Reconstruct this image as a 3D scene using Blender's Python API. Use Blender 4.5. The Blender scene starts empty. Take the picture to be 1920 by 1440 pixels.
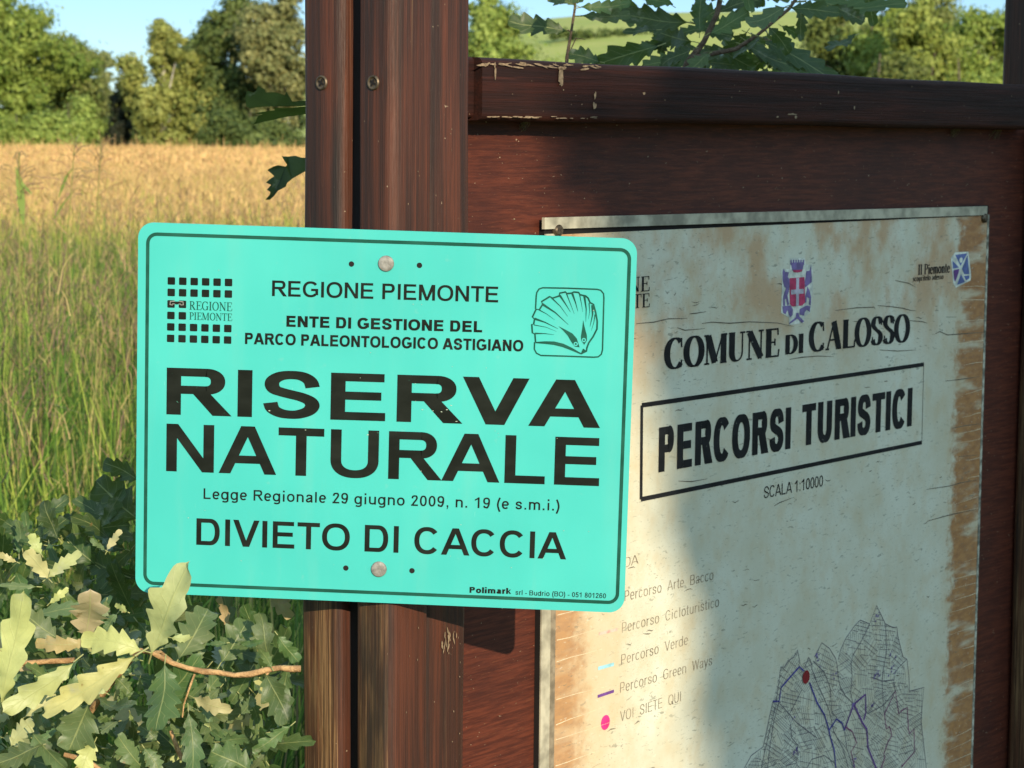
import bpy, bmesh, math, random
import numpy as np
from mathutils import Vector, Matrix

# ------------------------------------------------------------------ camera, sky, sun, exposure
scene = bpy.context.scene
COL = scene.collection
R = math.radians
PITCH, ROLL, YAW, FPX, CAMZ = 0.1040612, 0.00959515, 0.66252796, 4464.99, 1.6
_f = Vector((0, math.cos(PITCH), -math.sin(PITCH)))
_r0 = Vector((1, 0, 0)); _u0 = _r0.cross(_f)
_r = _r0 * math.cos(ROLL) + _u0 * math.sin(ROLL)
_u = -_r0 * math.sin(ROLL) + _u0 * math.cos(ROLL)
CAM = Vector((0, 0, CAMZ))
cd = bpy.data.cameras.new('camera'); cam = bpy.data.objects.new('camera', cd); COL.objects.link(cam)
cam.matrix_world = Matrix(((_r.x, _u.x, -_f.x, CAM.x), (_r.y, _u.y, -_f.y, CAM.y), (_r.z, _u.z, -_f.z, CAM.z), (0, 0, 0, 1)))
cd.sensor_width = 36.0; cd.lens = FPX / 1920 * 36.0
cd.clip_start = 0.05; cd.clip_end = 5000
cd.dof.use_dof = True; cd.dof.focus_distance = 1.98; cd.dof.aperture_fstop = 27
scene.camera = cam

SUN_AZ, SUN_EL = R(19.95), R(19.35)          # to the right of the camera's back, above the horizon
SUN = Vector((math.sin(SUN_AZ) * math.cos(SUN_EL), -math.cos(SUN_AZ) * math.cos(SUN_EL), math.sin(SUN_EL)))
w = bpy.data.worlds.new('World'); scene.world = w; w.use_nodes = True
wt = w.node_tree; bg = wt.nodes['Background']
sky = wt.nodes.new('ShaderNodeTexSky'); sky.sky_type = 'NISHITA'; sky.sun_disc = False
sky.sun_elevation = SUN_EL; sky.sun_rotation = R(180) - SUN_AZ
sky.air_density = 1.0; sky.dust_density = 0.0; sky.ozone_density = 3.0; sky.altitude = 1500
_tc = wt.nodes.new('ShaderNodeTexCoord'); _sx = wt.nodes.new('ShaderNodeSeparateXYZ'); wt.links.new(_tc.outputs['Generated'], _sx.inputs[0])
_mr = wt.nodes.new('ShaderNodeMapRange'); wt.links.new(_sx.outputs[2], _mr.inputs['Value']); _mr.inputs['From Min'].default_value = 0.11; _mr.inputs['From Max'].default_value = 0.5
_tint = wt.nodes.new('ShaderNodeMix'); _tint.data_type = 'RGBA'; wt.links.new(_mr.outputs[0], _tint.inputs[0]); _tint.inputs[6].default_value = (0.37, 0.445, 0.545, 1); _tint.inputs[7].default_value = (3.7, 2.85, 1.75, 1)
_mul = wt.nodes.new('ShaderNodeMix'); _mul.data_type = 'RGBA'; _mul.blend_type = 'MULTIPLY'; _mul.inputs[0].default_value = 1.0   # low sky tinted soft pale blue, upper dome boosted to fill the shade
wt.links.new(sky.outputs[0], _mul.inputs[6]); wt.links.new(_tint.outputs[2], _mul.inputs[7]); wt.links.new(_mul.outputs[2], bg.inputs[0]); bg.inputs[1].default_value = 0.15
sd = bpy.data.lights.new('sun', 'SUN'); sd.energy = 4.05; sd.angle = R(0.45); sd.color = (1.0, 0.84, 0.60)
so = bpy.data.objects.new('sun', sd); COL.objects.link(so); so.rotation_euler = SUN.to_track_quat('Z', 'Y').to_euler()
so.location = (4, -8, 6)
scene.view_settings.view_transform = 'Standard'; scene.view_settings.look = 'None'
scene.view_settings.exposure = 0.72; scene.view_settings.gamma = 1.0
scene.render.engine = 'CYCLES'
scene.cycles.use_denoising = True
scene.cycles.max_bounces = 8; scene.cycles.transparent_max_bounces = 8

rng = np.random.default_rng(11); random.seed(5)

# ------------------------------------------------------------------ measuring: photo pixel -> point in the place
def ray(x, y):
    return _r * ((x - 960) / FPX) - _u * ((y - 720) / FPX) + _f
def G(x, y, Y):                     # on the plane at world distance Y
    d = ray(x, y); return CAM + d * (Y / d.y)
def hit(x, y, P, n):
    d = ray(x, y); return CAM + d * ((P - CAM).dot(n) / d.dot(n))
# the notice board's frame: origin at its near post corner, X along the board, Y into depth
BO = Vector((-0.09680, 1.91072, 0.0))
BX = Vector((math.sin(YAW), math.cos(YAW), 0)); BY = Vector((-math.cos(YAW), math.sin(YAW), 0))
def MB_(x, y, depth):               # pixel -> (x, z) on the board at that depth
    p = hit(x, y, BO + BY * depth, BY) - BO
    return p.dot(BX), p.z
# the reserve sign's frame
SX = Vector((0.99807463, -0.05827738, -0.02123149)); SZ = Vector((0.01950581, -0.03002232, 0.99935889)); SY = SZ.cross(SX)
SC = Vector((-0.10418262, 1.90477102, 1.37214349)); SW, SH = 0.40, 0.30335
def SP(x, y):
    p = hit(x, y, SC, SY) - SC; return p.dot(SX), p.dot(SZ)

# ------------------------------------------------------------------ object helpers
def link(o, parent=None):
    COL.objects.link(o)
    if parent is not None: o.parent = parent
    return o
def tag(o, label=None, cat=None, group=None, kind=None):
    if label: o['label'] = label
    if cat: o['category'] = cat
    if group: o['group'] = group
    if kind: o['kind'] = kind
    return o
def empty(name, M, label, cat, group=None):
    o = bpy.data.objects.new(name, None); o.empty_display_size = 0.1; link(o); o.matrix_world = M
    return tag(o, label, cat, group)
def frame(o, x, y, z):
    return Matrix(((x.x, y.x, z.x, o.x), (x.y, y.y, z.y, o.y), (x.z, y.z, z.z, o.z), (0, 0, 0, 1)))

class MB:
    """collects polygons (with an optional colour per polygon) into one mesh"""
    def __init__(s): s.v = []; s.f = []; s.c = []; s.uv = []
    def poly(s, pts, col=None, uvs=None):
        b = len(s.v); s.v.extend([tuple(p) for p in pts]); s.f.append(tuple(range(b, b + len(pts))))
        s.c.append(col); s.uv.append(uvs)
    def grid(s, rows, col=None, uv=None, close=False):
        b = len(s.v); n = len(rows[0])
        for r in rows: s.v.extend([tuple(p) for p in r])
        for i in range(len(rows) - 1):
            for j in range(n if close else n - 1):
                k = (j + 1) % n
                s.f.append((b + i * n + j, b + i * n + k, b + (i + 1) * n + k, b + (i + 1) * n + j)); s.c.append(col)
                s.uv.append(None if uv is None else (uv[i][j], uv[i][k], uv[i + 1][k], uv[i + 1][j]))
    def tube(s, pts, rad, n=8, col=None):
        pts = [Vector(p) for p in pts]
        if not hasattr(rad, '__len__'): rad = [rad] * len(pts)
        rows = []; a = Vector((0.31, 0.83, 0.47))
        for i, p in enumerate(pts):
            t = (pts[min(i + 1, len(pts) - 1)] - pts[max(i - 1, 0)]).normalized()
            x = t.cross(a).normalized(); y = t.cross(x)
            rows.append([p + (x * math.cos(k * 2 * math.pi / n) + y * math.sin(k * 2 * math.pi / n)) * rad[i] for k in range(n)])
        s.grid(rows, col, close=True)
        s.poly(rows[0][::-1], col); s.poly(rows[-1], col)
    def build(s, name, mat, parent=None, smooth=False):
        me = bpy.data.meshes.new(name); me.from_pydata(s.v, [], s.f)
        if any(c is not None for c in s.c):
            a = me.color_attributes.new('tone', 'FLOAT_COLOR', 'CORNER'); buf = []
            for f, c in zip(s.f, s.c): buf += (list(c) + [1.0] if c is not None else [1, 1, 1, 1]) * len(f)
            a.data.foreach_set('color', buf)
        if any(u is not None for u in s.uv):
            l = me.uv_layers.new(name='leafmap'); buf = []
            for f, u in zip(s.f, s.uv):
                for k in range(len(f)): buf += list(u[k]) if u is not None else [0.5, 0.0]
            l.data.foreach_set('uv', buf)
        if smooth: me.polygons.foreach_set('use_smooth', [True] * len(me.polygons))
        me.materials.append(mat); me.update()
        return link(bpy.data.objects.new(name, me), parent)

def np_mesh(name, verts, quads, cols, mat, parent=None):
    """verts (n,3), quads (m,4), cols (m,3): one large mesh"""
    me = bpy.data.meshes.new(name); n, m = len(verts), len(quads)
    me.vertices.add(n); me.vertices.foreach_set('co', np.ascontiguousarray(verts, np.float32).ravel())
    me.loops.add(m * 4); me.loops.foreach_set('vertex_index', np.ascontiguousarray(quads, np.int32).ravel())
    me.polygons.add(m); me.polygons.foreach_set('loop_start', np.arange(0, m * 4, 4, dtype=np.int32))
    me.polygons.foreach_set('loop_total', np.full(m, 4, np.int32))
    a = me.color_attributes.new('tone', 'FLOAT_COLOR', 'CORNER')
    c = np.ones((m, 4, 4), np.float32); c[:, :, :3] = np.asarray(cols, np.float32)[:, None, :]
    a.data.foreach_set('color', c.ravel())
    me.materials.append(mat); me.update(calc_edges=True); me.validate()
    return link(bpy.data.objects.new(name, me), parent)

def bm_obj(name, bm, mat, parent=None, smooth=False):
    me = bpy.data.meshes.new(name); bm.to_mesh(me); bm.free()
    if smooth: me.polygons.foreach_set('use_smooth', [True] * len(me.polygons))
    me.materials.append(mat)
    o = link(bpy.data.objects.new(name, me), parent)
    if smooth:
        try: me.set_sharp_from_angle(angle=R(40))
        except Exception: pass
    return o
def absorb(o, m, mat):
    """marks on a surface become part of that surface's own mesh"""
    me = bpy.data.meshes.new('tmp'); me.from_pydata(m.v, [], m.f); bm = bmesh.new(); bm.from_mesh(o.data); n = len(bm.faces); bm.from_mesh(me)
    o.data.materials.append(mat); k = len(o.data.materials) - 1; bm.faces.ensure_lookup_table()
    for f in bm.faces[n:]: f.material_index = k
    bm.to_mesh(o.data); bm.free(); bpy.data.meshes.remove(me)
def timber(name, x0, x1, y0, y1, z0, z1, r, mat, parent, axis='z', seg=5):
    """a plank whose long edges are rounded by r, with a slight wander along its length"""
    bm = bmesh.new(); bmesh.ops.create_cube(bm, size=1.0)
    for v in bm.verts:
        v.co = Vector((x0 if v.co.x < 0 else x1, y0 if v.co.y < 0 else y1, z0 if v.co.z < 0 else z1))
    k = 'xyz'.index(axis)
    ed = [e for e in bm.edges if abs((e.verts[0].co - e.verts[1].co).normalized()[k]) > 0.9]
    bmesh.ops.bevel(bm, geom=ed, offset=r, segments=seg, profile=0.5, affect='EDGES')
    ed = [e for e in bm.edges if abs((e.verts[0].co - e.verts[1].co).normalized()[k]) > 0.9]
    bmesh.ops.subdivide_edges(bm, edges=ed, cuts=24)
    for v in bm.verts:
        t = v.co[k]
        for j in range(3):
            if j != k: v.co[j] += 0.0006 * math.sin(t * 9.1 + j * 2 + x0 * 31) + 0.0004 * math.sin(t * 23 + j + y0 * 57)
    return bm_obj(name, bm, mat, parent, True)

# ------------------------------------------------------------------ material helpers
class NT:
    def __init__(s, name, rough=0.6, spec=0.5):
        s.m = bpy.data.materials.new(name); s.m.use_nodes = True; s.t = s.m.node_tree
        s.b = s.t.nodes['Principled BSDF']; s.b.inputs['Roughness'].default_value = rough
        s.b.inputs['Specular IOR Level'].default_value = spec; s.out = s.t.nodes['Material Output']
    def n(s, ty, **kw):
        nd = s.t.nodes.new(ty)
        for k, v in kw.items(): setattr(nd, k, v)
        return nd
    def put(s, sock, v):
        if isinstance(v, bpy.types.NodeSocket): s.t.links.new(v, sock)
        elif isinstance(v, tuple) and len(v) == 3 and sock.type == 'RGBA': sock.default_value = (*v, 1)
        else: sock.default_value = v
    def coord(s, scale=(1, 1, 1), loc=(0, 0, 0), kind='Object'):
        c = s.n('ShaderNodeTexCoord'); mp = s.n('ShaderNodeMapping'); s.put(mp.inputs['Vector'], c.outputs[kind])
        mp.inputs['Scale'].default_value = scale; mp.inputs['Location'].default_value = loc
        return mp.outputs[0]
    def noise(s, vec, scale=1, detail=4, rough=0.55, dist=0.0):
        t = s.n('ShaderNodeTexNoise'); s.put(t.inputs['Vector'], vec); t.inputs['Scale'].default_value = scale
        t.inputs['Detail'].default_value = detail; t.inputs['Roughness'].default_value = rough; t.inputs['Distortion'].default_value = dist
        return t.outputs['Fac']
    def ramp(s, fac, lo, hi, a=0.0, b=1.0):
        m = s.n('ShaderNodeMapRange', interpolation_type='SMOOTHSTEP'); s.put(m.inputs['Value'], fac)
        for k, v in zip(('From Min', 'From Max', 'To Min', 'To Max'), (lo, hi, a, b)): m.inputs[k].default_value = v
        return m.outputs['Result']
    def math(s, op, a, b=0.0, c=None):
        m = s.n('ShaderNodeMath', operation=op); s.put(m.inputs[0], a); s.put(m.inputs[1], b)
        if c is not None: s.put(m.inputs[2], c)
        return m.outputs[0]
    def mix(s, fac, a, b, mode='MIX'):
        m = s.n('ShaderNodeMix', data_type='RGBA', blend_type=mode); s.put(m.inputs[0], fac)
        s.put(m.inputs[6], a); s.put(m.inputs[7], b); return m.outputs[2]
    def xyz(s, kind='Object'):
        c = s.n('ShaderNodeTexCoord'); x = s.n('ShaderNodeSeparateXYZ'); s.put(x.inputs[0], c.outputs[kind]); return x.outputs
    def base(s, v): s.put(s.b.inputs['Base Color'], v); return s
    def rough(s, v): s.put(s.b.inputs['Roughness'], v); return s
    def bump(s, h, strength=0.3, dist=0.001):
        b = s.n('ShaderNodeBump'); s.put(b.inputs['Height'], h); b.inputs['Strength'].default_value = strength
        b.inputs['Distance'].default_value = dist; s.put(s.b.inputs['Normal'], b.outputs[0]); return s
    def attr(s, name='tone'):
        return s.n('ShaderNodeVertexColor', layer_name=name).outputs[0]
def flat(name, col, rough=0.6, spec=0.4, metal=0.0, var=0.12, scale=40):
    m = NT(name, rough, spec); f = m.noise(m.coord(), scale, 3)
    dark = tuple(c * (1 - var) for c in col); lite = tuple(min(1, c * (1 + var)) for c in col)
    m.base(m.mix(m.ramp(f, 0.3, 0.7), dark, lite)); m.b.inputs['Metallic'].default_value = metal
    return m.m

def wood(name, red, dark, worn_lit, zlo, zhi, grain='z', gloss=0.46):
    """varnished timber; 'worn' bare patches below zlo..zhi on the end faces also paint in a lit base"""
    m = NT(name, gloss, 0.32 if grain == 'z' else 0.12)
    sc = {'z': (90, 90, 2.2), 'x': (3.0, 60, 90)}[grain]
    g1 = m.noise(m.coord(sc), 1, 5, 0.6, 0.4); g2 = m.noise(m.coord(tuple(k * 4 for k in sc)), 1, 3, 0.7)
    big = m.noise(m.coord((7, 7, 2.5)), 1, 4)
    c = m.mix(m.ramp(g1, 0.30, 0.72), dark, red)
    c = m.mix(m.math('MULTIPLY', m.ramp(big, 0.42, 0.68), 0.75), c, dark)
    c = m.mix(m.math('MULTIPLY', m.ramp(g2, 0.56, 0.74), 0.35), c, tuple(min(1, k * 2.0) for k in red))
    fib = m.noise(m.coord({'z': (520, 520, 5), 'x': (6, 420, 520)}[grain]), 1, 4, 0.75)
    c = m.mix(m.math('MULTIPLY', m.ramp(fib, 0.50, 0.66), 0.6), c, tuple(k * 0.5 for k in dark))
    if worn_lit is not None:
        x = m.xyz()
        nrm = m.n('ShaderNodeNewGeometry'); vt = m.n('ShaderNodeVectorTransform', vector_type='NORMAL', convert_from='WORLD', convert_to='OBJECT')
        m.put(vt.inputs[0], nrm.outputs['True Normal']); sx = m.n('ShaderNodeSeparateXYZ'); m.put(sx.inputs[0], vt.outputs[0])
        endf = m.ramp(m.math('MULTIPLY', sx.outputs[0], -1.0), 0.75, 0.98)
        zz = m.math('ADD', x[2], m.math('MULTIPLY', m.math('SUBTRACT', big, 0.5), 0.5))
        z = m.ramp(zz, zlo, zhi, 1.0, 0.0)  # lighter below, darker above: wear plus lit base and shaded top painted in
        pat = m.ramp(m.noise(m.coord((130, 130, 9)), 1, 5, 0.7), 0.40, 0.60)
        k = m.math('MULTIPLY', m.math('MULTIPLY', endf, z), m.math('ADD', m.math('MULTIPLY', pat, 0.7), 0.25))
        c = m.mix(k, c, m.mix(m.ramp(fib, 0.36, 0.60), worn_lit, tuple(q * 0.24 for q in worn_lit)))
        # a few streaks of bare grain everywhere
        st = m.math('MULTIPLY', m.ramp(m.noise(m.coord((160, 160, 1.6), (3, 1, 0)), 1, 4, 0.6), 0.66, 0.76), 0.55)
        c = m.mix(st, c, tuple(k * 1.1 for k in worn_lit))
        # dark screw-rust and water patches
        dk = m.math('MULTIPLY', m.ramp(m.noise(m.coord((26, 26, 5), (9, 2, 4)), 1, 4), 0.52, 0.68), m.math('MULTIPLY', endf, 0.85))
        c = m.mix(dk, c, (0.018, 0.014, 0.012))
    sp = m.ramp(m.noise(m.coord((240, 240, 240)), 1, 2), 0.75, 0.77)
    c = m.mix(m.math('MULTIPLY', sp, 0.6), c, (0.35, 0.27, 0.18))
    m.base(c)
    m.rough(m.math('ADD', m.math('MULTIPLY', fib, 0.5), gloss - 0.2))
    m.bump(m.math('ADD', g1, m.math('MULTIPLY', fib, 1.2)), 0.8, 0.0008)
    return m.m

MAT = {}
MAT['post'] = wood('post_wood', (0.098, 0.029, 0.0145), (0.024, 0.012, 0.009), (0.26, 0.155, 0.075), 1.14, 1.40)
MAT['rail'] = wood('rail_wood', (0.042, 0.012, 0.008), (0.017, 0.008, 0.007), None, 0, 0, 'x', 0.60)
def panel_mat():
    m = NT('panel_wood', 0.6, 0.22)
    g = m.noise(m.coord((26, 40, 420)), 1, 4, 0.65, 0.3); big = m.noise(m.coord((6, 6, 7)), 1, 4)
    c = m.mix(m.ramp(g, 0.35, 0.7), (0.052, 0.0135, 0.0085), (0.108, 0.027, 0.014))
    c = m.mix(m.math('MULTIPLY', m.ramp(big, 0.45, 0.7), 0.6), c, (0.032, 0.011, 0.009))
    fine = m.ramp(m.noise(m.coord((60, 60, 900), (2, 0, 1)), 1, 3, 0.6), 0.63, 0.72)
    c = m.mix(m.math('MULTIPLY', fine, 0.45), c, (0.17, 0.065, 0.03))
    sp = m.ramp(m.noise(m.coord((170, 170, 330)), 1, 2), 0.73, 0.755)
    c = m.mix(m.math('MULTIPLY', sp, 0.6), c, (0.40, 0.30, 0.20))
    m.base(c); m.bump(g, 0.35, 0.0005); return m.m
MAT['panel'] = panel_mat()
MAT['screw'] = flat('rusty_steel', (0.10, 0.075, 0.05), 0.5, 0.5, 0.7, 0.4, 300)
MAT['dark'] = flat('dark_recess', (0.012, 0.010, 0.010), 0.8, 0.2)
MAT['scratch'] = flat('bare_scratch', (0.21, 0.15, 0.095), 0.8, 0.2, 0, 0.3, 300)
MAT['web'] = flat('dusty_web', (0.22, 0.20, 0.12), 0.95, 0.1, 0, 0.3, 300)

def sign_mat():
    m = NT('sign_teal', 0.34, 0.5)
    a = m.noise(m.coord((6, 6, 6)), 1, 3); b = m.noise(m.coord((90, 90, 90)), 1, 3)
    c = m.mix(m.ramp(a, 0.3, 0.7), (0.040, 0.375, 0.350), (0.052, 0.425, 0.390))
    c = m.mix(m.math('MULTIPLY', m.ramp(b, 0.66, 0.76), 0.10), c, (0.30, 0.42, 0.36))
    s = m.ramp(m.noise(m.coord((500, 500, 60)), 1, 2), 0.74, 0.77)
    c = m.mix(m.math('MULTIPLY', s, 0.10), c, (0.5, 0.75, 0.65))
    d = m.noise(m.coord((45, 45, 5)), 1, 5, 0.6); c = m.mix(m.math('MULTIPLY', m.ramp(d, 0.5, 0.72), 0.10), c, (0.16, 0.36, 0.30))
    m.base(c); m.rough(m.math('ADD', m.math('MULTIPLY', d, 0.25), 0.25)); m.bump(a, 0.12, 0.002); return m.m
MAT['teal'] = sign_mat()
def ink_mat(name, col, chip, thr=0.72):
    m = NT(name, 0.6, 0.06); f = m.noise(m.coord((160, 160, 260)), 1, 3); g = m.noise(m.coord((30, 30, 60)), 1, 3)
    c = m.mix(m.ramp(g, 0.3, 0.75), col, tuple(k * 1.5 + 0.003 for k in col))
    m.base(m.mix(m.math('MULTIPLY', m.ramp(f, thr, thr + 0.04), 0.5), c, chip)); return m.m
MAT['ink'] = ink_mat('sign_ink', (0.007, 0.009, 0.007), (0.06, 0.22, 0.16))
MAT['ink_thin'] = ink_mat('sign_ink_thin', (0.008, 0.055, 0.040), (0.02, 0.22, 0.16))
MAT['bolt'] = flat('bolt_steel', (0.22, 0.215, 0.20), 0.65, 0.4, 0.3, 0.3, 260)
MAT['sign_back'] = flat('sign_back_metal', (0.45, 0.46, 0.46), 0.5, 0.5, 0.6)

PD = 0.0546                      # depth of the map sheet's face in the board's frame
PX0, _ = MB_(1040, 900, PD); PX1, _ = MB_(1838, 700, PD)
def poster_mat():
    m = NT('weathered_poster', 0.55, 0.35); x = m.xyz()
    big = m.noise(m.coord((9, 1, 9)), 1, 5, 0.6); mid = m.noise(m.coord((34, 1, 30)), 1, 5, 0.6)
    c = m.mix(m.ramp(big, 0.3, 0.7), (0.50, 0.475, 0.36), (0.575, 0.575, 0.475))
    c = m.mix(m.math('MULTIPLY', m.ramp(mid, 0.42, 0.72), 0.5), c, (0.48, 0.385, 0.235))
    wob = m.math('MULTIPLY', m.math('SUBTRACT', m.noise(m.coord((40, 1, 48)), 1, 6, 0.7), 0.5), 0.085)
    xr = m.math('ADD', x[0], wob)
    gate = m.ramp(m.noise(m.coord((9, 1, 40), (0, 0, 5)), 1, 5), 0.32, 0.50)
    right = m.math('MULTIPLY', m.ramp(xr, PX1 - 0.074, PX1 - 0.050), gate)
    left = m.math('MULTIPLY', m.ramp(xr, PX0 + 0.022, PX0 + 0.066, 1, 0), m.math('ADD', m.math('MULTIPLY', gate, 0.45), 0.55))
    # rust-coloured blooms along the top
    zt = m.ramp(x[2], 1.33, 1.44); blo = m.ramp(m.noise(m.coord((10, 1, 8), (4.3, 0, 1.2)), 1, 5, 0.6), 0.45, 0.62)
    top = m.math('MULTIPLY', m.math('MULTIPLY', zt, blo), 0.7)
    halo_r = m.math('MULTIPLY', m.ramp(xr, PX1 - 0.13, PX1 - 0.03), 0.30)
    c = m.mix(halo_r, c, (0.46, 0.31, 0.15))
    halo_l = m.math('MULTIPLY', m.ramp(xr, PX0 + 0.02, PX0 + 0.17, 1, 0), 0.55)
    c = m.mix(halo_l, c, (0.56, 0.36, 0.17))
    rust = m.mix(m.ramp(m.noise(m.coord((60, 1, 160)), 1, 4), 0.35, 0.65), (0.26, 0.098, 0.024), (0.36, 0.155, 0.042))
    st = m.math('MULTIPLY', m.math('MAXIMUM', right, m.math('MULTIPLY', left, 0.78)), 0.90)
    c = m.mix(st, c, rust)
    c = m.mix(top, c, (0.42, 0.22, 0.09))
    # flaking: short dark dashes and speckle
    d1 = m.ramp(m.noise(m.coord((95, 1, 330)), 1, 3, 0.5, 0.8), 0.625, 0.68)
    d2 = m.ramp(m.noise(m.coord((240, 1, 520), (7, 0, 3)), 1, 3, 0.6), 0.60, 0.69)
    dd = m.math('MULTIPLY', m.math('MAXIMUM', d1, m.math('MULTIPLY', d2, 0.7)), m.ramp(big, 0.35, 0.6, 0.22, 0.62))
    c = m.mix(dd, c, (0.14, 0.145, 0.11))
    lite = m.ramp(m.noise(m.coord((120, 1, 260), (1, 0, 8)), 1, 3), 0.64, 0.70)
    c = m.mix(m.math('MULTIPLY', lite, 0.3), c, (0.66, 0.65, 0.55))
    m.base(c); m.bump(mid, 0.25, 0.0006); return m.m
MAT['poster'] = poster_mat()
MAT['poster_ink'] = ink_mat('poster_ink', (0.012, 0.012, 0.013), (0.25, 0.25, 0.2), 0.70)
MAT['map_line'] = flat('map_line_ink', (0.135, 0.125, 0.14), 0.7, 0.2)
MAT['legend_ink'] = flat('faded_legend_ink', (0.20, 0.17, 0.125), 0.7, 0.2, 0, 0.4, 60)
MAT['crack'] = flat('crack_shadow', (0.13, 0.115, 0.085), 0.8, 0.2, 0, 0.4, 90)
MAT['crease'] = flat('pale_crease', (0.62, 0.52, 0.36), 0.7, 0.2, 0, 0.2, 90)
MAT['batten'] = flat('dirty_white_batten', (0.34, 0.315, 0.24), 0.8, 0.1, 0, 0.35, 45)
MAT['edge'] = flat('peeling_edge', (0.31, 0.30, 0.24), 0.8, 0.1, 0, 0.6, 120)
MAT['edge_grey'] = flat('grey_edge', (0.20, 0.165, 0.115), 0.7, 0.3, 0, 0.3, 90)
for k, c in dict(violet=(0.055, 0.045, 0.22), purple=(0.12, 0.045, 0.20), magenta=(0.20, 0.03, 0.13), skyblue=(0.25, 0.48, 0.55),
                 pink=(0.62, 0.36, 0.30), hot=(0.80, 0.03, 0.17), darkred=(0.19, 0.007, 0.012), crest_red=(0.42, 0.035, 0.10),
                 crest_mauve=(0.16, 0.115, 0.27), crest_pale=(0.42, 0.39, 0.45), logo_blue=(0.095, 0.125, 0.30), halo=(0.56, 0.57, 0.50)).items():
    MAT[k] = flat('print_' + k, c, 0.6, 0.3, 0, 0.25, 120)

# ------------------------------------------------------------------ foliage materials
def leaf_mat(name, trans=0.3, rough=0.45):
    m = NT(name, rough, 0.4); col = m.attr()
    uv = m.n('ShaderNodeUVMap'); uv.uv_map = 'leafmap'; s = m.n('ShaderNodeSeparateXYZ'); m.put(s.inputs[0], uv.outputs[0])
    ax = m.math('ABSOLUTE', s.outputs[1])
    rib = m.ramp(ax, 0.02, 0.07, 1.0, 0.0)
    q = m.math('FRACT', m.math('ADD', m.math('MULTIPLY', s.outputs[0], 6.5), m.math('MULTIPLY', ax, -1.6)))
    vein = m.math('MULTIPLY', m.ramp(m.math('ABSOLUTE', m.math('SUBTRACT', q, 0.5)), 0.0, 0.07, 1.0, 0.0), 0.45)
    k = m.math('MAXIMUM', rib, vein)
    mot = m.noise(m.coord((60, 60, 60)), 1, 4, 0.6)
    c = m.mix(m.ramp(mot, 0.3, 0.7, 0.0, 0.5), col, m.mix(0.5, col, (0.03, 0.055, 0.012)))
    c = m.mix(m.math('MULTIPLY', k, 0.45), c, (0.40, 0.42, 0.17))
    mild = m.ramp(m.noise(m.coord((38, 38, 38), (3, 3, 3)), 1, 5, 0.65), 0.60, 0.74)
    c = m.mix(m.math('MULTIPLY', mild, 0.6), c, (0.36, 0.36, 0.27))
    br = m.math('MULTIPLY', m.ramp(m.noise(m.coord((85, 85, 85), (1, 7, 2)), 1, 4, 0.6), 0.68, 0.74), 0.75); c = m.mix(br, c, (0.20, 0.115, 0.045))
    geo = m.n('ShaderNodeNewGeometry')
    c = m.mix(m.math('MULTIPLY', geo.outputs['Backfacing'], 0.35), c, (0.30, 0.34, 0.16))
    m.base(c); m.bump(m.math('ADD', m.math('MULTIPLY', k, 0.6), mot), 0.35, 0.002)
    tr = m.n('ShaderNodeBsdfTranslucent'); m.put(tr.inputs[0], m.mix(0.5, c, (0.22, 0.30, 0.03)))
    mx = m.n('ShaderNodeMixShader'); mx.inputs[0].default_value = trans
    m.put(mx.inputs[1], m.b.outputs[0]); m.put(mx.inputs[2], tr.outputs[0]); m.put(m.out.inputs[0], mx.outputs[0])
    return m.m
def tint_mat(name, trans=0.25, rough=0.6):
    m = NT(name, rough, 0.25); col = m.attr(); m.base(col)
    tr = m.n('ShaderNodeBsdfTranslucent'); m.put(tr.inputs[0], col)
    mx = m.n('ShaderNodeMixShader'); mx.inputs[0].default_value = trans
    m.put(mx.inputs[1], m.b.outputs[0]); m.put(mx.inputs[2], tr.outputs[0]); m.put(m.out.inputs[0], mx.outputs[0])
    return m.m
MAT['leaf'] = leaf_mat('oak_leaf'); MAT['foliage'] = tint_mat('tree_foliage', 0.4); MAT['grass'] = tint_mat('meadow_grass', 0.3)
def bark(name, a, b, sc=(30, 30, 8)):
    m = NT(name, 0.85, 0.2); f = m.noise(m.coord(sc), 1, 5, 0.65)
    m.base(m.mix(m.ramp(f, 0.35, 0.65), a, b)); m.bump(f, 0.6, 0.01); return m.m
MAT['bark'] = bark('dark_bark', (0.05, 0.04, 0.03), (0.13, 0.105, 0.08))
MAT['birch'] = bark('pale_bark', (0.25, 0.23, 0.19), (0.50, 0.47, 0.40), (4, 4, 12))
MAT['twig'] = bark('young_twig', (0.25, 0.145, 0.07), (0.46, 0.29, 0.14), (90, 90, 90))
MAT['stem'] = bark('oak_stem', (0.085, 0.06, 0.04), (0.16, 0.11, 0.075), (90, 90, 90))
def ground_mat(name, a, b, c, s):
    m = NT(name, 0.95, 0.1); f = m.noise(m.coord((s, s, s)), 1, 6, 0.6); g = m.noise(m.coord((s * 7, s * 7, s * 7)), 1, 4)
    k = m.mix(m.ramp(f, 0.35, 0.65), a, b); m.base(m.mix(m.math('MULTIPLY', m.ramp(g, 0.4, 0.7), 0.7), k, c))
    m.bump(g, 0.8, 0.05); return m.m
MAT['ground'] = ground_mat('meadow_soil', (0.11, 0.105, 0.035), (0.24, 0.185, 0.07), (0.08, 0.10, 0.025), 0.8)
MAT['hill'] = ground_mat('hill_grass', (0.25, 0.30, 0.075), (0.32, 0.345, 0.095), (0.36, 0.34, 0.13), 0.09)

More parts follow.
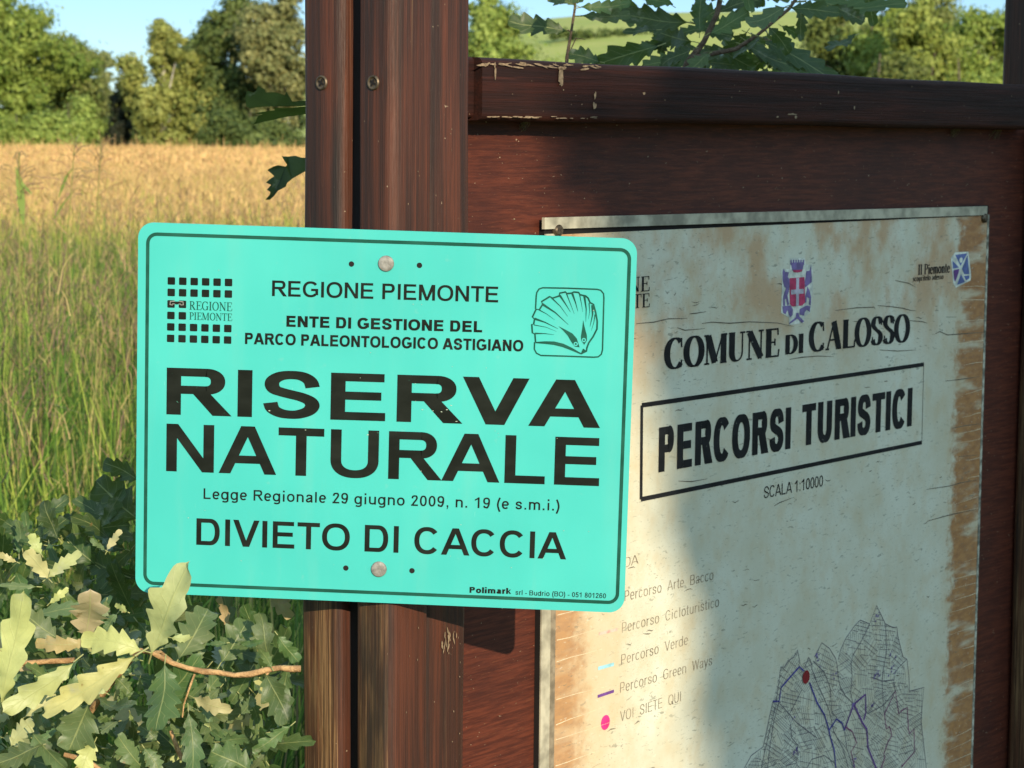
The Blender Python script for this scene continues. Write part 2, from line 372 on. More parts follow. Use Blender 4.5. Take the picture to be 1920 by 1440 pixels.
# ------------------------------------------------------------------ setting: ground, hill
def ground():
    xs = [-900, -300, -100, -40, -15, -6, 0, 6, 15, 40, 100, 300, 900]; ys = [-300, -60, -20, -6, 0, 4, 10, 25, 60, 120, 200, 400, 1500]
    m = MB(); m.grid([[(x, y, 0.0) for x in xs] for y in ys]); return m.build('ground', MAT['ground'], None)
tag(ground(), kind='structure')
def hill():
    m = MB(); rows = []
    for i in range(30):
        y = 260 + i * 14
        rows.append([(x, y, -0.5 + 31 * (0.5 - 0.5 * math.cos(min(1, i / 22) * math.pi)) * math.exp(-((x - 40) / 110.0) ** 2 if x < 40 else -((x - 40) / 200.0) ** 2) + 0.5 * math.sin(x * 0.09 + i * 0.4))
                     for x in np.linspace(-170, 330, 60)])
    m.grid(rows); return m.build('hill', MAT['hill'], None, True)
tag(hill(), kind='structure')

# ------------------------------------------------------------------ notice board
Mboard = frame(BO, BX, BY, Vector((0, 0, 1)))
board = empty('notice_board', Mboard, 'large dark red-brown wooden notice board with twin grooved posts and a top rail', 'notice board')
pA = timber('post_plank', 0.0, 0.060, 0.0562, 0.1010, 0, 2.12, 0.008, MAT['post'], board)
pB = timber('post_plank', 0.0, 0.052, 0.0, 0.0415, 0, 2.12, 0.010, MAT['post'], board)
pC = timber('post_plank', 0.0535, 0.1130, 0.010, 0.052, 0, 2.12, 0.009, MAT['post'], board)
fill = timber('post_core', 0.014, 0.10, 0.0395, 0.066, 0, 2.10, 0.002, MAT['dark'], board)
PANX1 = 1.285
def panel():
    bm = bmesh.new(); bmesh.ops.create_cube(bm, size=1.0)
    for v in bm.verts: v.co = Vector((0.09 if v.co.x < 0 else PANX1, 0.0616 if v.co.y < 0 else 0.080, 0.45 if v.co.z < 0 else 1.655))
    return bm_obj('panel', bm, MAT['panel'], board)
panel_o = panel()
rx0 = MB_(905, 170, 0.0256)[0]
rail = timber('top_rail', rx0, PANX1 - 0.05, 0.0256, 0.0600, 1.6125, 1.6660, 0.0065, MAT['rail'], board, 'x')
timber('rail_end_block', 0.1145, rx0 - 0.0012, 0.034, 0.0600, 1.614, 1.6655, 0.004, MAT['rail'], board, 'x')
timber('lower_rail', 0.1145, PANX1 - 0.05, 0.0256, 0.0600, 0.40, 0.4535, 0.0065, MAT['rail'], board, 'x')
rq = MB_(1880, 60, 0.120)[0]
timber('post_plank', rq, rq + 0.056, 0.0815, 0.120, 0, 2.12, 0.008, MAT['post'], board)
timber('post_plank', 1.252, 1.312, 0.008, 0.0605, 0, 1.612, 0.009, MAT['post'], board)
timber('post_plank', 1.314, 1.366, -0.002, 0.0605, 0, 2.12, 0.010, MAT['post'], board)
# screws on the two end faces
def screw(px, py, plank, xface):
    P = hit(px, py, BO + BX * xface, BX) - BO; y, z = P.dot(BY), P.z
    m = MB(); r = 0.0062; N = 20
    rings = [(r, 0.0005), (r * 0.92, -0.0012), (r * 0.74, -0.0014), (r * 0.66, -0.0004), (r * 0.42, -0.0006)]
    rows = [[(xface + dx, y + rr * math.cos(k * 2 * math.pi / N), z + rr * math.sin(k * 2 * math.pi / N)) for k in range(N)] for rr, dx in rings]
    m.grid(rows, close=True); m.poly(rows[-1])
    s = m.build('screw', MAT['screw'], plank, True)
    d = MB()
    for a in (0.5, 0.5 + math.pi / 2):
        ca, sa = math.cos(a), math.sin(a); L, W = r * 0.5, r * 0.13
        d.poly([(xface - 0.0010 - 0.00006 * a, y + ca * u - sa * v, z + sa * u + ca * v) for u, v in ((-L, -W), (L, -W), (L, W), (-L, W))])
    d.build('screw_slot', MAT['dark'], plank)
screw(603, 155, pA, 0.0); screw(700, 155, pB, 0.0)
# scratches, drips and web scraps on the rail, panel and post
def blob(m, x, z, w, h, yf, n=9, ang=0.0):
    pts = []
    for k in range(n):
        a = k * 2 * math.pi / n; q = random.uniform(0.55, 1.1)
        u, v = math.cos(a) * w * q, math.sin(a) * h * q
        pts.append((x + u * math.cos(ang) - v * math.sin(ang), yf, z + u * math.sin(ang) + v * math.cos(ang)))
    m.poly(pts)
m = MB(); yf = 0.02475
for px, py, wpx, hpx in [(1052, 145, 5, 20), (1054, 128, 9, 5), (1116, 180, 3, 9), (1115, 198, 4, 7), (929, 140, 2, 14), (928, 122, 2, 7), (1208, 175, 4, 3), (1572, 173, 2, 5), (1602, 202, 2, 5),
                         (1485, 214, 14, 2), (1492, 219, 5, 4), (1458, 219, 4, 2)]:
    x, z = MB_(px, py, yf); blob(m, x, z, wpx * 0.00075, hpx * 0.0005, yf)
for k in range(34):
    px = 905 + 240 * random.random() ** 1.3; py = 116 + random.random() * 9 + 0.022 * (px - 905) + (px - 960) * 0.01
    x, z = MB_(px, py, yf); blob(m, x, min(z, 1.6640), random.uniform(0.002, 0.010), random.uniform(0.0004, 0.0012), yf - 0.00002 * k, 8, random.uniform(-0.2, 0.15))
for k in range(30):
    px = random.uniform(905, 1130); py = 218 + random.random() * 4
    x, z = MB_(px, py, yf); blob(m, x, max(z, 1.6155), random.uniform(0.002, 0.007), random.uniform(0.0003, 0.0008), yf - 0.00002 * k, 8)
for k in range(24):
    x, z = random.uniform(rx0, 1.2), random.uniform(1.620, 1.660); blob(m, x, z, random.uniform(0.0004, 0.0014), random.uniform(0.0003, 0.001), yf, 6)
absorb(rail, m, MAT['scratch'])
m = MB()
for k in range(120):
    x, z = random.uniform(0.11, 1.25), random.uniform(0.95, 1.60)
    if 0.255 < x < 1.16 and z < 1.53: continue
    a = random.uniform(-0.1, 0.5)
    blob(m, x, z, random.uniform(0.0006, 0.006 if k % 4 == 0 else 0.0016), random.uniform(0.0002, 0.0007), 0.0613 - 0.000002 * k, 7, a)
absorb(panel_o, m, MAT['scratch'])
for px, py, dx, dy in [(990, 222, -14, 22), (1800, 230, -16, 26), (1880, 228, -22, 32)]:
    m = MB()
    for k in range(26):
        x0, z0 = MB_(px + random.uniform(-3, 6), py, 0.05); x1, z1 = MB_(px + dx * random.uniform(0.4, 1.3), py + dy * random.uniform(0.5, 1.1), 0.0605)
        a = Vector((x0, 0.050, z0)); b = Vector((x1, 0.0598, z1)); mid = (a + b) / 2 + Vector((random.uniform(-.004, .004), 0, random.uniform(-.003, .003)))
        m.tube([a, mid, b], 0.00018, 3)
    m.build('spider_web', MAT['web'], board)
# knots and a cobweb stain on the post
m = MB()
for px, py, w_, h_ in [(812, 15, 0.006, 0.013)]:
    x, z = MB_(px, py, -0.0006); blob(m, x, z, w_, h_, -0.0009 + 0.0104, 12)
for k in range(16):
    px, py = random.uniform(825, 860), random.uniform(1180, 1225); x, z = MB_(px, py, 0.0094)
    blob(m, x, z, 0.0008, random.uniform(0.002, 0.006), 0.0088 - 0.000005 * k, 7, random.uniform(-0.4, 0.4))
mb2 = MB()
for k in range(22):
    onb = random.random() < 0.5; px = random.uniform(760, 800) if onb else random.uniform(838, 864); py = random.choice([random.uniform(5, 420), random.uniform(1170, 1430)])
    yv = -0.0012 if onb else 0.0088; x, z = MB_(px, py, yv); blob(mb2 if onb else m, x, z, random.uniform(0.0003, 0.0007), random.uniform(0.0004, 0.0012), yv, 6)
absorb(pC, m, MAT['scratch']); absorb(pB, mb2, MAT['scratch'])

# ------------------------------------------------------------------ writing
# a grotesque alphabet built from strokes: sv = upright weight, sh = level weight, in cap heights
ADV = dict(A=1.0, B=1.0, C=1.0, D=1.0, E=.93, G=1.08, I=.39, L=.85, M=1.16, N=1.0, O=1.08, P=.93, Q=1.08, R=1.0, S=.93, T=.85, U=1.0, V=.93, W=1.32,
           a=.78, c=.78, d=.85, e=.78, g=.85, i=.39, k=.78, l=.39, m=1.24, n=.85, o=.85, r=.54, s=.76, t=.46, u=.85, y=.78)
ADV.update({c: .78 for c in '0123456789'}); ADV.update({',': .39, '.': .39, ':': .39, '(': .46, ')': .46, '-': .46, ' ': .39})
def spline(p, k=5):
    out = []
    for i in range(len(p) - 1):
        a, b, c, d = [Vector(p[max(0, min(len(p) - 1, i + q))]) for q in (-1, 0, 1, 2)]
        for j in range(k):
            t = j / k; out.append(tuple(0.5 * (2 * b + (c - a) * t + (2 * a - 5 * b + 4 * c - d) * t * t + (3 * b - a - 3 * c + d) * t ** 3)))
    return out + [tuple(p[-1])]
def earc(cx, cy, rx, ry, a0, a1, n=20, e=2.25):
    out = []
    for k in range(n + 1):
        a = R(a0 + (a1 - a0) * k / n); c, s = math.cos(a), math.sin(a)
        out.append((cx + rx * math.copysign(abs(c) ** (2 / e), c), cy + ry * math.copysign(abs(s) ** (2 / e), s)))
    return out
SS = [(.97, .70), (.91, .86), (.74, .97), (.5, 1), (.26, .97), (.09, .87), (.05, .74), (.12, .62), (.3, .555), (.5, .505), (.72, .45), (.91, .36), (.97, .24), (.89, .11), (.7, .025), (.5, 0), (.26, .03), (.08, .13), (.02, .29)]
def sans(ch, sv, sh):
    """strokes: ('s', points) drawn with the pen, ('p', points) a filled piece"""
    A = ADV[ch]; b = 0.085; x0, x1 = b, A - b; hv, hh = sv / 2, sh / 2; X = 0.74; S = lambda *p: ('s', list(p)); P = lambda *p: ('p', list(p)); st = lambda x, y0=0, y1=1: S((x + hv, y0), (x + hv, y1))
    bar = lambda xa, xb, y: S((xa, y), (xb, y)); dg = sv * 1.10
    lt, rt, tp, bt = x0 + hv, x1 - hv, 1 - hh, hh
    if ch == 'I': return [st(A / 2 - hv)]
    if ch == 'l': return [st(A / 2 - hv)]
    if ch == 'i': return [st(A / 2 - hv, 0, X - .04), st(A / 2 - hv, 1.03 - min(sv, .19), 1.03)]
    if ch == 'E': return [st(x0), bar(x0 + sv, x1 - .01, tp), bar(x0 + sv, x1 - .05, .52), bar(x0 + sv, x1 + .01, bt)]
    if ch == 'L': return [st(x0), bar(x0 + sv, x1 + .01, bt)]
    if ch == 'T': return [bar(.03, A - .03, tp), st(A / 2 - hv, 0, 1 - sh)]
    if ch == 'N': return [st(x0), st(x1 - sv), P((x0 + sv * .8, 1), (x0 + sv, 1), (x1 - sv * .8, 0), (x1 - sv, 0)), P((x0, 1), (x0 + sv * 1.1, 1), (x1, 0), (x1 - sv * 1.1, 0))]
    if ch == 'M': return [st(x0), st(x1 - sv), P((x0, 1), (x0 + sv * 1.25, 1), (A / 2 + sv * .45, 0), (A / 2 - sv * .45, 0)), P((x1 - sv * 1.25, 1), (x1, 1), (A / 2 + sv * .45, 0), (A / 2 - sv * .45, 0))]
    if ch == 'A': return [P((.0, 0), (dg, 0), (A / 2 + dg * .42, 1), (A / 2 - dg * .58, 1)), P((A - dg, 0), (A, 0), (A / 2 + dg * .58, 1), (A / 2 - dg * .42, 1)), bar(.20 + hv * .3, A - .20 - hv * .3, .30)]
    if ch == 'V': return [P((.0, 1), (dg, 1), (A / 2 + dg * .42, 0), (A / 2 - dg * .58, 0)), P((A - dg, 1), (A, 1), (A / 2 + dg * .58, 0), (A / 2 - dg * .42, 0))]
    if ch == 'W': q = A / 4; return [P((0, 1), (dg, 1), (q + dg * .5, 0), (q - dg * .5, 0)), P((2 * q - dg * .5, 1), (2 * q + dg * .5, 1), (q + dg * .5, 0), (q - dg * .5, 0)), P((2 * q - dg * .5, 1), (2 * q + dg * .5, 1), (3 * q + dg * .5, 0), (3 * q - dg * .5, 0)), P((A - dg, 1), (A, 1), (3 * q + dg * .5, 0), (3 * q - dg * .5, 0))]
    if ch == 'O': return [('c', earc(A / 2, .5, A / 2 - .05 - hv, .51 - hh, 0, 360, 48))]
    if ch == 'Q': return [('c', earc(A / 2, .5, A / 2 - .05 - hv, .51 - hh, 0, 360, 48)), P((A * .58, .26), (A * .66, .34), (A * .97, .02), (A * .89, -.08))]
    if ch == 'C': return [('s', earc(A / 2, .5, A / 2 - .055 - hv, .51 - hh, 38, 322, 40))]
    if ch == 'G': return [('s', earc(A / 2, .5, A / 2 - .055 - hv, .51 - hh, 38, 318, 40)), st(A - .075 - sv, .14, .54), bar(A * .53, A - .08, .54 - hh)]
    if ch == 'D': r = .36; return [st(x0), ('s', [(x0 + sv, tp), (x1 - r, tp)] + earc(x1 - r, .5, r - hv, .5 - hh, 88, -88, 24) + [(x1 - r, bt), (x0 + sv, bt)])]
    if ch in 'PR':
        r = .26; y = .42 if ch == 'P' else .45; o = [st(x0), ('s', [(x0 + sv, tp), (x1 - r, tp)] + earc(x1 - r - .02, (1 + y) / 2, r - hv + .02, (1 - y) / 2 - hh, 88, -88, 18) + [(x1 - r, y + hh), (x0 + sv, y + hh)])]
        if ch == 'R': o.append(P((A * .42, y + sh * .4), (A * .42 + dg * 1.1, y + sh * .4), (A + .01, 0), (A - dg * 1.15, 0)))
        return o
    if ch == 'B': return [st(x0)] + [('s', [(x0 + sv, b_ - hh), (x1 - .26, b_ - hh)] + earc(x1 - .26 - k, (a_ + b_) / 2, .26 - hv, (b_ - a_) / 2 - hh, 88, -88, 16) + [(x1 - .26, a_ + hh), (x0 + sv, a_ + hh)]) for a_, b_, k in ((.47, 1, .04), (0, .47 + sh, 0))]
    if ch == 'U': return [('s', [(lt, 1), (lt, .4)] + earc(A / 2, .36, A / 2 - x0 - hv, .37 - hh, 180, 360, 24) + [(rt, .4), (rt, 1)])]
    if ch == 'S': return [('s', spline([(.05 + hv + x * (A - .1 - sv), -.01 + hh + y * (1.02 - sh)) for x, y in SS]))]
    if ch == 's': return [('s', spline([(.06 + hv + x * (A - .12 - sv), hh + y * (X - sh)) for x, y in SS]))]
    ro = lambda cx, rx: ('c', earc(cx, X / 2, rx - hv, X / 2 + .01 - hh, 0, 360, 36))
    if ch == 'o': return [ro(A / 2, A / 2 - .055)]
    if ch == 'c': return [('s', earc(A / 2, X / 2, A / 2 - .05 - hv, X / 2 + .01 - hh, 42, 318, 30))]
    if ch == 'e': return [('s', [(.06 + sv, X * .5)] + [(A - .06 - sv * .5, X * .5)] ), ('s', earc(A / 2, X / 2, A / 2 - .05 - hv, X / 2 + .01 - hh, 2, 318, 34))]
    if ch == 'd': return [st(x1 - sv), ro(A / 2 - .03, A / 2 - .07)]
    if ch == 'g': return [('s', [(x1 - hv, X), (x1 - hv, -.05)] + earc(A / 2, -.06, A / 2 - x0 - hv, .22 - hh, 0, -150, 14)), ro(A / 2 - .03, A / 2 - .07)]
    if ch == 'a': return [('s', spline([(.09 + hv, X * .70), (.16 + hv, X - hh - .03), (A / 2, X - hh), (x1 - hv - .03, X - hh - .05), (x1 - hv, X * .68), (x1 - hv, X * .3), (x1 - hv * .6, 0)])), ('s', spline([(x1 - hv, X * .58), (A / 2, X * .50), (.10 + hv, X * .36), (.07 + hv, X * .22), (.14 + hv, hh + .01), (A / 2 - .02, hh), (x1 - hv, X * .27)]))]
    if ch in 'nm':
        n_ = 1 if ch == 'n' else 2; w_ = (A - 2 * b - sv) / n_; o = [st(x0, 0, X)]
        for k in range(n_): xa = x0 + hv + k * w_; xb = xa + w_; o.append(('s', [(xa, X * .55)] + earc((xa + xb) / 2, X * .62, w_ / 2, X * .38 - hh, 178, 0, 14) + [(xb, X * .5), (xb, 0)]))
        return o
    if ch == 'u': return [st(x1 - sv, 0, X), ('s', [(lt, X), (lt, X * .5)] + earc((x0 + x1) / 2, X * .38, (x1 - x0) / 2 - hv, X * .38 - hh, 180, 358, 14))]
    if ch == 'r': return [st(x0, 0, X), ('s', spline([(x0 + hv, X * .55), (x0 + sv, X * .84), (A - .03, X - hh - .01)]))]
    if ch == 't': return [('s', spline([(A / 2 - .01, .97), (A / 2 - .01, .6), (A / 2 - .01, .2), (A / 2 + .03, hh + .01), (A - .02, hh)])), bar(.03, A - .03, X - hh)]
    if ch == 'k': return [st(x0), P((x0 + sv * .9, .24), (x0 + sv * .9, .42), (A - .2, X), (A - .02, X)), P((A * .40, .42), (A * .58, .52), (A + .02, 0), (A - .2, 0))]
    if ch == 'y': return [P((.0, X), (dg, X), (A / 2 + dg * .42, .03), (A / 2 - dg * .5, .0)), P((A - dg, X), (A, X), (A * .42, -.26), (A * .42 - dg, -.26)), bar(.12, A * .36, -.27 + hh)]
    if ch == '0': return [('c', earc(A / 2, .5, A / 2 - .06 - hv, .5 - hh, 0, 360, 36))]
    if ch == '1': return [st(A / 2), P((A / 2 + hv, 1), (A / 2 + hv, .84), (.1, .66), (.1, .80))]
    if ch == '2': return [('s', spline([(.08 + hv, .70), (.14 + hv, .88), (A / 2, 1 - hh), (A - .14 - hv, .90), (A - .09 - hv, .72), (A - .2 - hv, .52), (A * .42, .30), (.10 + hv, .06)])), bar(.06, A - .06, bt)]
    if ch == '3': return [('s', spline([(.08 + hv, .74), (.16 + hv, .91), (A / 2, 1 - hh), (A - .17 - hv, .90), (A - .12 - hv, .75), (A - .2 - hv, .58), (A * .45, .53)])), ('s', spline([(A * .45, .53), (A - .18 - hv, .46), (A - .08 - hv, .28), (A - .16 - hv, .09), (A / 2, hh), (.15 + hv, .08), (.06 + hv, .27)]))]
    if ch == '5': return [bar(.16, A - .1, tp), S((.15 + hv, 1 - sh), (.11 + hv, .48)), ('s', spline([(.11 + hv, .49), (.22 + hv, .60), (A / 2, .63), (A - .16 - hv, .55), (A - .07 - hv, .33), (A - .16 - hv, .09), (A / 2, hh), (.15 + hv, .08), (.05 + hv, .25)]))]
    if ch in '69':
        o = [('c', earc(A / 2, .32, A / 2 - .06 - hv, .33 - hh, 0, 360, 28)), ('s', spline([(.06 + hv, .34), (.09 + hv, .66), (.22 + hv, .93), (A / 2 + .03, 1 - hh), (A - .13 - hv, .90), (A - .08 - hv, .77)]))]
        return o if ch == '6' else [(k, [(A - x, 1 - y) for x, y in p]) for k, p in o]
    if ch == '8': return [('c', earc(A / 2, .75, A / 2 - .10 - hv, .255 - hh, 0, 360, 28)), ('c', earc(A / 2, .27, A / 2 - .06 - hv, .28 - hh, 0, 360, 28))]
    if ch == '.': return [st(A / 2 - hv, 0, sv)]
    if ch == ':': return [st(A / 2 - hv, 0, sv), st(A / 2 - hv, X - sv, X)]
    if ch == ',': return [st(A / 2 - hv, 0, sv), P((A / 2, 0), (A / 2 + hv, 0), (A / 2, -.2), (A / 2 - hv, -.2))]
    if ch == '-': return [bar(.05, A - .05, .34)]
    if ch in '()':
        p = spline([(A - .08, 1.03), (.16 + hv, .70), (.10 + hv, .37), (.16 + hv, .05), (A - .08, -.28)]); return [('s', p if ch == '(' else [(A - x, y) for x, y in p])]
    return []
def put_text(s, L, Rr, cap, mapper, depth, mat, parent, weight=(0.17, 0.15), spacing=0.0, name='lettering'):
    """fits a line between two measured baseline ends; cap = cap height in metres"""
    (u0, v0), (u1, v1) = mapper(*L), mapper(*Rr); sv, sh = weight; raw = []; pen = 0.0
    for ch in s:
        for kind, pts in sans(ch, sv, sh):
            if kind == 'p': raw.append([[(pen + x, y) for x, y in pts]]); continue
            p = [Vector(q) for q in pts]; n = len(p); a = []; b = []
            for i in range(n):
                t = p[min(i + 1, n - 1)] - p[max(i - 1, 0)]
                if kind == 'c' and i in (0, n - 1): t = p[1] - p[-2]
                if t.length < 1e-9: t = Vector((0, 1))
                t.normalize(); wd = sh + (sv - sh) * abs(t.y); q = Vector((-t.y, t.x)) * wd / 2
                a.append((pen + p[i].x + q.x, p[i].y + q.y)); b.append((pen + p[i].x - q.x, p[i].y - q.y))
            raw.append([a, b])
        pen += ADV[ch] + spacing
    xs = [q[0] for r in raw for l in r for q in l]; xa, xb = min(xs), max(xs); m = MB()
    for i, r in enumerate(raw):
        yy = depth - 0.00003 * (i % 6)
        f = lambda q: (u0 + (q[0] - xa) / (xb - xa) * (u1 - u0), yy, v0 + (q[0] - xa) / (xb - xa) * (v1 - v0) + q[1] * cap)
        if len(r) == 1: m.poly([f(q) for q in r[0]])
        else: m.grid([[f(q) for q in r[0]], [f(q) for q in r[1]]])
    return m.build(name, mat, parent)

# a small serif alphabet: centre lines drawn with a broad nib (thick uprights, hairline horizontals)
def arc(cx, cy, rx, ry, a0, a1, n=18):
    return [(cx + rx * math.cos(R(a0 + (a1 - a0) * k / n)), cy + ry * math.sin(R(a0 + (a1 - a0) * k / n))) for k in range(n + 1)]
def SG():
    g = {}
    V = lambda x, y0=0.0, y1=1.0: ('n', [(x, y0), (x, y1)])
    sf = lambda x, y, w=0.13: ('h', [(x - w, y), (x + w, y)])
    thin = lambda *p: ('h', list(p)); thick = lambda *p: ('t', list(p)); nib = lambda p: ('n', p)
    e = 0.025
    g['I'] = (0.36, [V(.18), sf(.18, e), sf(.18, 1 - e)])
    g['E'] = (0.66, [V(.18), sf(.18, e), sf(.18, 1 - e), thin((.1, e), (.60, e)), thin((.1, 1 - e), (.57, 1 - e)), thin((.18, .52), (.45, .52)), thin((.60, 0), (.63, .26)), thin((.57, 1), (.585, .76)), thin((.45, .64), (.45, .40))])
    g['L'] = (0.64, [V(.18), sf(.18, e), sf(.18, 1 - e), thin((.1, e), (.60, e)), thin((.60, 0), (.63, .28))])
    g['T'] = (0.66, [V(.33), sf(.33, e), thin((.04, 1 - e), (.62, 1 - e)), thin((.04, 1), (.03, .74)), thin((.62, 1), (.63, .74))])
    g['D'] = (0.76, [V(.18), sf(.18, e, .12), sf(.18, 1 - e, .12), nib([(.18, 1 - e), (.30, 1 - e)] + arc(.32, .5, .32, .475, 90, -90) + [(.18, e)])])
    g['P'] = (0.62, [V(.18), sf(.18, e), sf(.18, 1 - e, .12), nib([(.18, 1 - e), (.30, 1 - e)] + arc(.30, .73, .24, .245, 90, -90) + [(.18, .485)])])
    g['R'] = (0.74, [V(.18), sf(.18, e), sf(.18, 1 - e, .12), nib([(.18, 1 - e), (.30, 1 - e)] + arc(.30, .75, .23, .225, 90, -90) + [(.18, .525)]), thick((.33, .52), (.62, .04)), thin((.52, e), (.73, e))])
    g['O'] = (0.78, [nib(arc(.39, .5, .30, .49, 0, 360, 40))])
    g['C'] = (0.74, [nib(arc(.39, .5, .31, .49, 48, 318, 32)), thin((.62, .99), (.64, .68)), thin((.62, .02), (.645, .27))])
    g['G'] = (0.78, [nib(arc(.39, .5, .31, .49, 48, 310, 32)), V(.62, .03, .42), sf(.62, .44, .12), thin((.61, .99), (.63, .70))])
    g['U'] = (0.74, [('n', [(.16, .98)] + [(.16, .36)] + arc(.37, .32, .21, .30, 180, 270, 10)), ('h', arc(.37, .32, .23, .30, 270, 360, 10) + [(.60, .98)]), sf(.16, 1 - e, .13), sf(.60, 1 - e, .11)])
    g['N'] = (0.80, [thin((.15, 0), (.15, .97)), thick((.15, .96), (.65, .04)), thin((.65, .0), (.65, .98)), sf(.15, e, .11), sf(.10, 1 - e, .09), sf(.65, 1 - e, .11)])
    g['M'] = (0.98, [thin((.13, 0), (.13, .97)), thick((.16, .97), (.45, .05)), thin((.45, .03), (.75, .97)), V(.80), sf(.13, e, .10), sf(.10, 1 - e, .09), sf(.80, e), sf(.83, 1 - e, .11)])
    g['A'] = (0.78, [thin((.10, .02), (.38, .98)), thick((.38, .98), (.64, .02)), thin((.20, .34), (.52, .34)), sf(.10, e, .09), sf(.64, e, .12)])
    g['S'] = (0.60, [nib([(.50, .76)] + arc(.30, .745, .19, .245, 20, 180, 14) + [(.13, .68), (.20, .60), (.30, .52), (.42, .44), (.48, .35)] + arc(.29, .27, .20, .255, 0, -160, 16)), thin((.51, .97), (.515, .70)), thin((.08, .02), (.085, .30))])
    x = 0.66
    g['l'] = (0.28, [V(.14), sf(.14, e, .10), thin((.03, 1 - e), (.14, 1 - e))])
    g['i'] = (0.28, [V(.14, 0, x), sf(.14, e, .10), thin((.03, x - e), (.14, x - e)), V(.14, .82, .95)])
    g['n'] = (0.54, [V(.14, 0, x), sf(.14, e, .10), thin((.03, x - e), (.14, x - e)), nib([(.14, .5)] + arc(.27, .48, .13, .17, 150, 0, 8) + [(.40, 0)]), sf(.40, e, .10)])
    g['m'] = (0.80, [V(.14, 0, x), sf(.14, e, .10), thin((.03, x - e), (.14, x - e)), nib([(.14, .5)] + arc(.26, .48, .12, .17, 150, 0, 8) + [(.38, 0)]), nib([(.38, .5)] + arc(.51, .48, .13, .17, 150, 0, 8) + [(.64, 0)]), sf(.38, e, .09), sf(.64, e, .10)])
    g['o'] = (0.50, [nib(arc(.25, x / 2, .17, x / 2 - .01, 0, 360, 24))])
    g['e'] = (0.46, [nib([(.09, .36), (.40, .36)] + arc(.245, x / 2, .165, x / 2 - .01, 10, 320, 22))])
    g['c'] = (0.44, [nib(arc(.245, x / 2, .165, x / 2 - .01, 45, 318, 20))])
    g['t'] = (0.32, [nib([(.15, .88), (.15, .12)] + arc(.23, .12, .08, .11, 180, 300, 8)), thin((.03, x - e), (.28, x - e))])
    g['s'] = (0.38, [nib([(.31, .5), (.20, .65), (.09, .52), (.12, .40), (.27, .28), (.31, .16), (.20, .02), (.07, .12)])])
    g['r'] = (0.38, [V(.14, 0, x), sf(.14, e, .10), nib([(.14, .46), (.22, .62), (.34, .60)]), thin((.03, x - e), (.14, x - e))])
    g['p'] = (0.52, [V(.14, -.28, x), sf(.14, -.28 + e, .10), nib(arc(.25, x / 2, .16, x / 2 - .02, 150, -150, 18))])
    g['d'] = (0.52, [V(.38, 0, 1.0), sf(.42, e, .07), nib(arc(.25, x / 2, .16, x / 2 - .02, 30, 330, 18))])
    g['a'] = (0.46, [nib([(.10, .52), (.2, .65), (.32, .54), (.32, .08), (.42, .05)]), nib([(.32, .38), (.14, .27), (.11, .14), (.18, .02), (.32, .14)])])
    g[' '] = (0.26, [])
    return g
GLY = SG()
def put_serif(s, L, Rr, cap, mapper, depth, mat, parent, thickw=0.17, thinw=0.045, name='lettering'):
    (u0, v0), (u1, v1) = mapper(*L), mapper(*Rr); adv = sum(GLY[c][0] for c in s); k = (u1 - u0) / adv
    m = MB(); pen = 0.0; lay = 0
    for ch in s:
        wd, strokes = GLY[ch]
        for kind, pts in strokes:
            pts = [Vector((p[0], p[1])) for p in pts]; n = len(pts); a = []; b = []
            for i in range(n):
                t = (pts[min(i + 1, n - 1)] - pts[max(i - 1, 0)])
                if (pts[0] - pts[-1]).length < 1e-4 and i in (0, n - 1): t = pts[1] - pts[-2]
                t.normalize(); nn = Vector((-t.y, t.x))
                wdt = {'h': thinw, 't': thickw * 1.05, 'n': thinw + (thickw - thinw) * abs(t.y) ** 1.6}[kind]
                a.append(pts[i] + nn * wdt / 2); b.append(pts[i] - nn * wdt / 2)
            lay += 1; yy = depth - 0.00004 * (lay % 7)
            f = lambda p: (u0 + (pen + p.x) * k, yy, v0 + (pen + p.x) / adv * (v1 - v0) + p.y * cap)
            m.grid([[f(p) for p in a], [f(p) for p in b]])
        pen += wd
    return m.build(name, mat, parent)

def strip(m, pts, wid, depth, mapper=None, taper=None, closed=False):
    """a flat drawn line; pts are pixels when a mapper is given, else plane coordinates"""
    p = [Vector(mapper(*q)) if mapper else Vector(q) for q in pts]; n = len(p); a = []; b = []
    if closed: p = p + [p[0]]; n += 1
    for i in range(n):
        if closed and i in (0, n - 1): t = p[1] - p[-2]
        else: t = p[min(i + 1, n - 1)] - p[max(i - 1, 0)]
        if t.length < 1e-9: t = Vector((1, 0))
        t.normalize(); q = Vector((-t.y, t.x)); wv = wid if taper is None else wid * taper(i / (n - 1))
        a.append((p[i].x + q.x * wv / 2, depth, p[i].y + q.y * wv / 2)); b.append((p[i].x - q.x * wv / 2, depth, p[i].y - q.y * wv / 2))
    m.grid([a, b])
def area(m, pts, depth, mapper=None):
    m.poly([(q[0], depth, q[1]) for q in [mapper(*p) if mapper else p for p in pts]])
def rrect(x0, x1, z0, z1, r, n=8):
    out = []
    for cx, cz, a in ((x1 - r, z1 - r, 0), (x0 + r, z1 - r, 90), (x0 + r, z0 + r, 180), (x1 - r, z0 + r, 270)):
        out += [(cx + r * math.cos(R(a + 90 * k / n)), cz + r * math.sin(R(a + 90 * k / n))) for k in range(n + 1)]
    return out
def disc(m, cx, cz, rx, rz, depth, n=28):
    m.poly([(cx + rx * math.cos(2 * math.pi * k / n), depth, cz + rz * math.sin(2 * math.pi * k / n)) for k in range(n)])

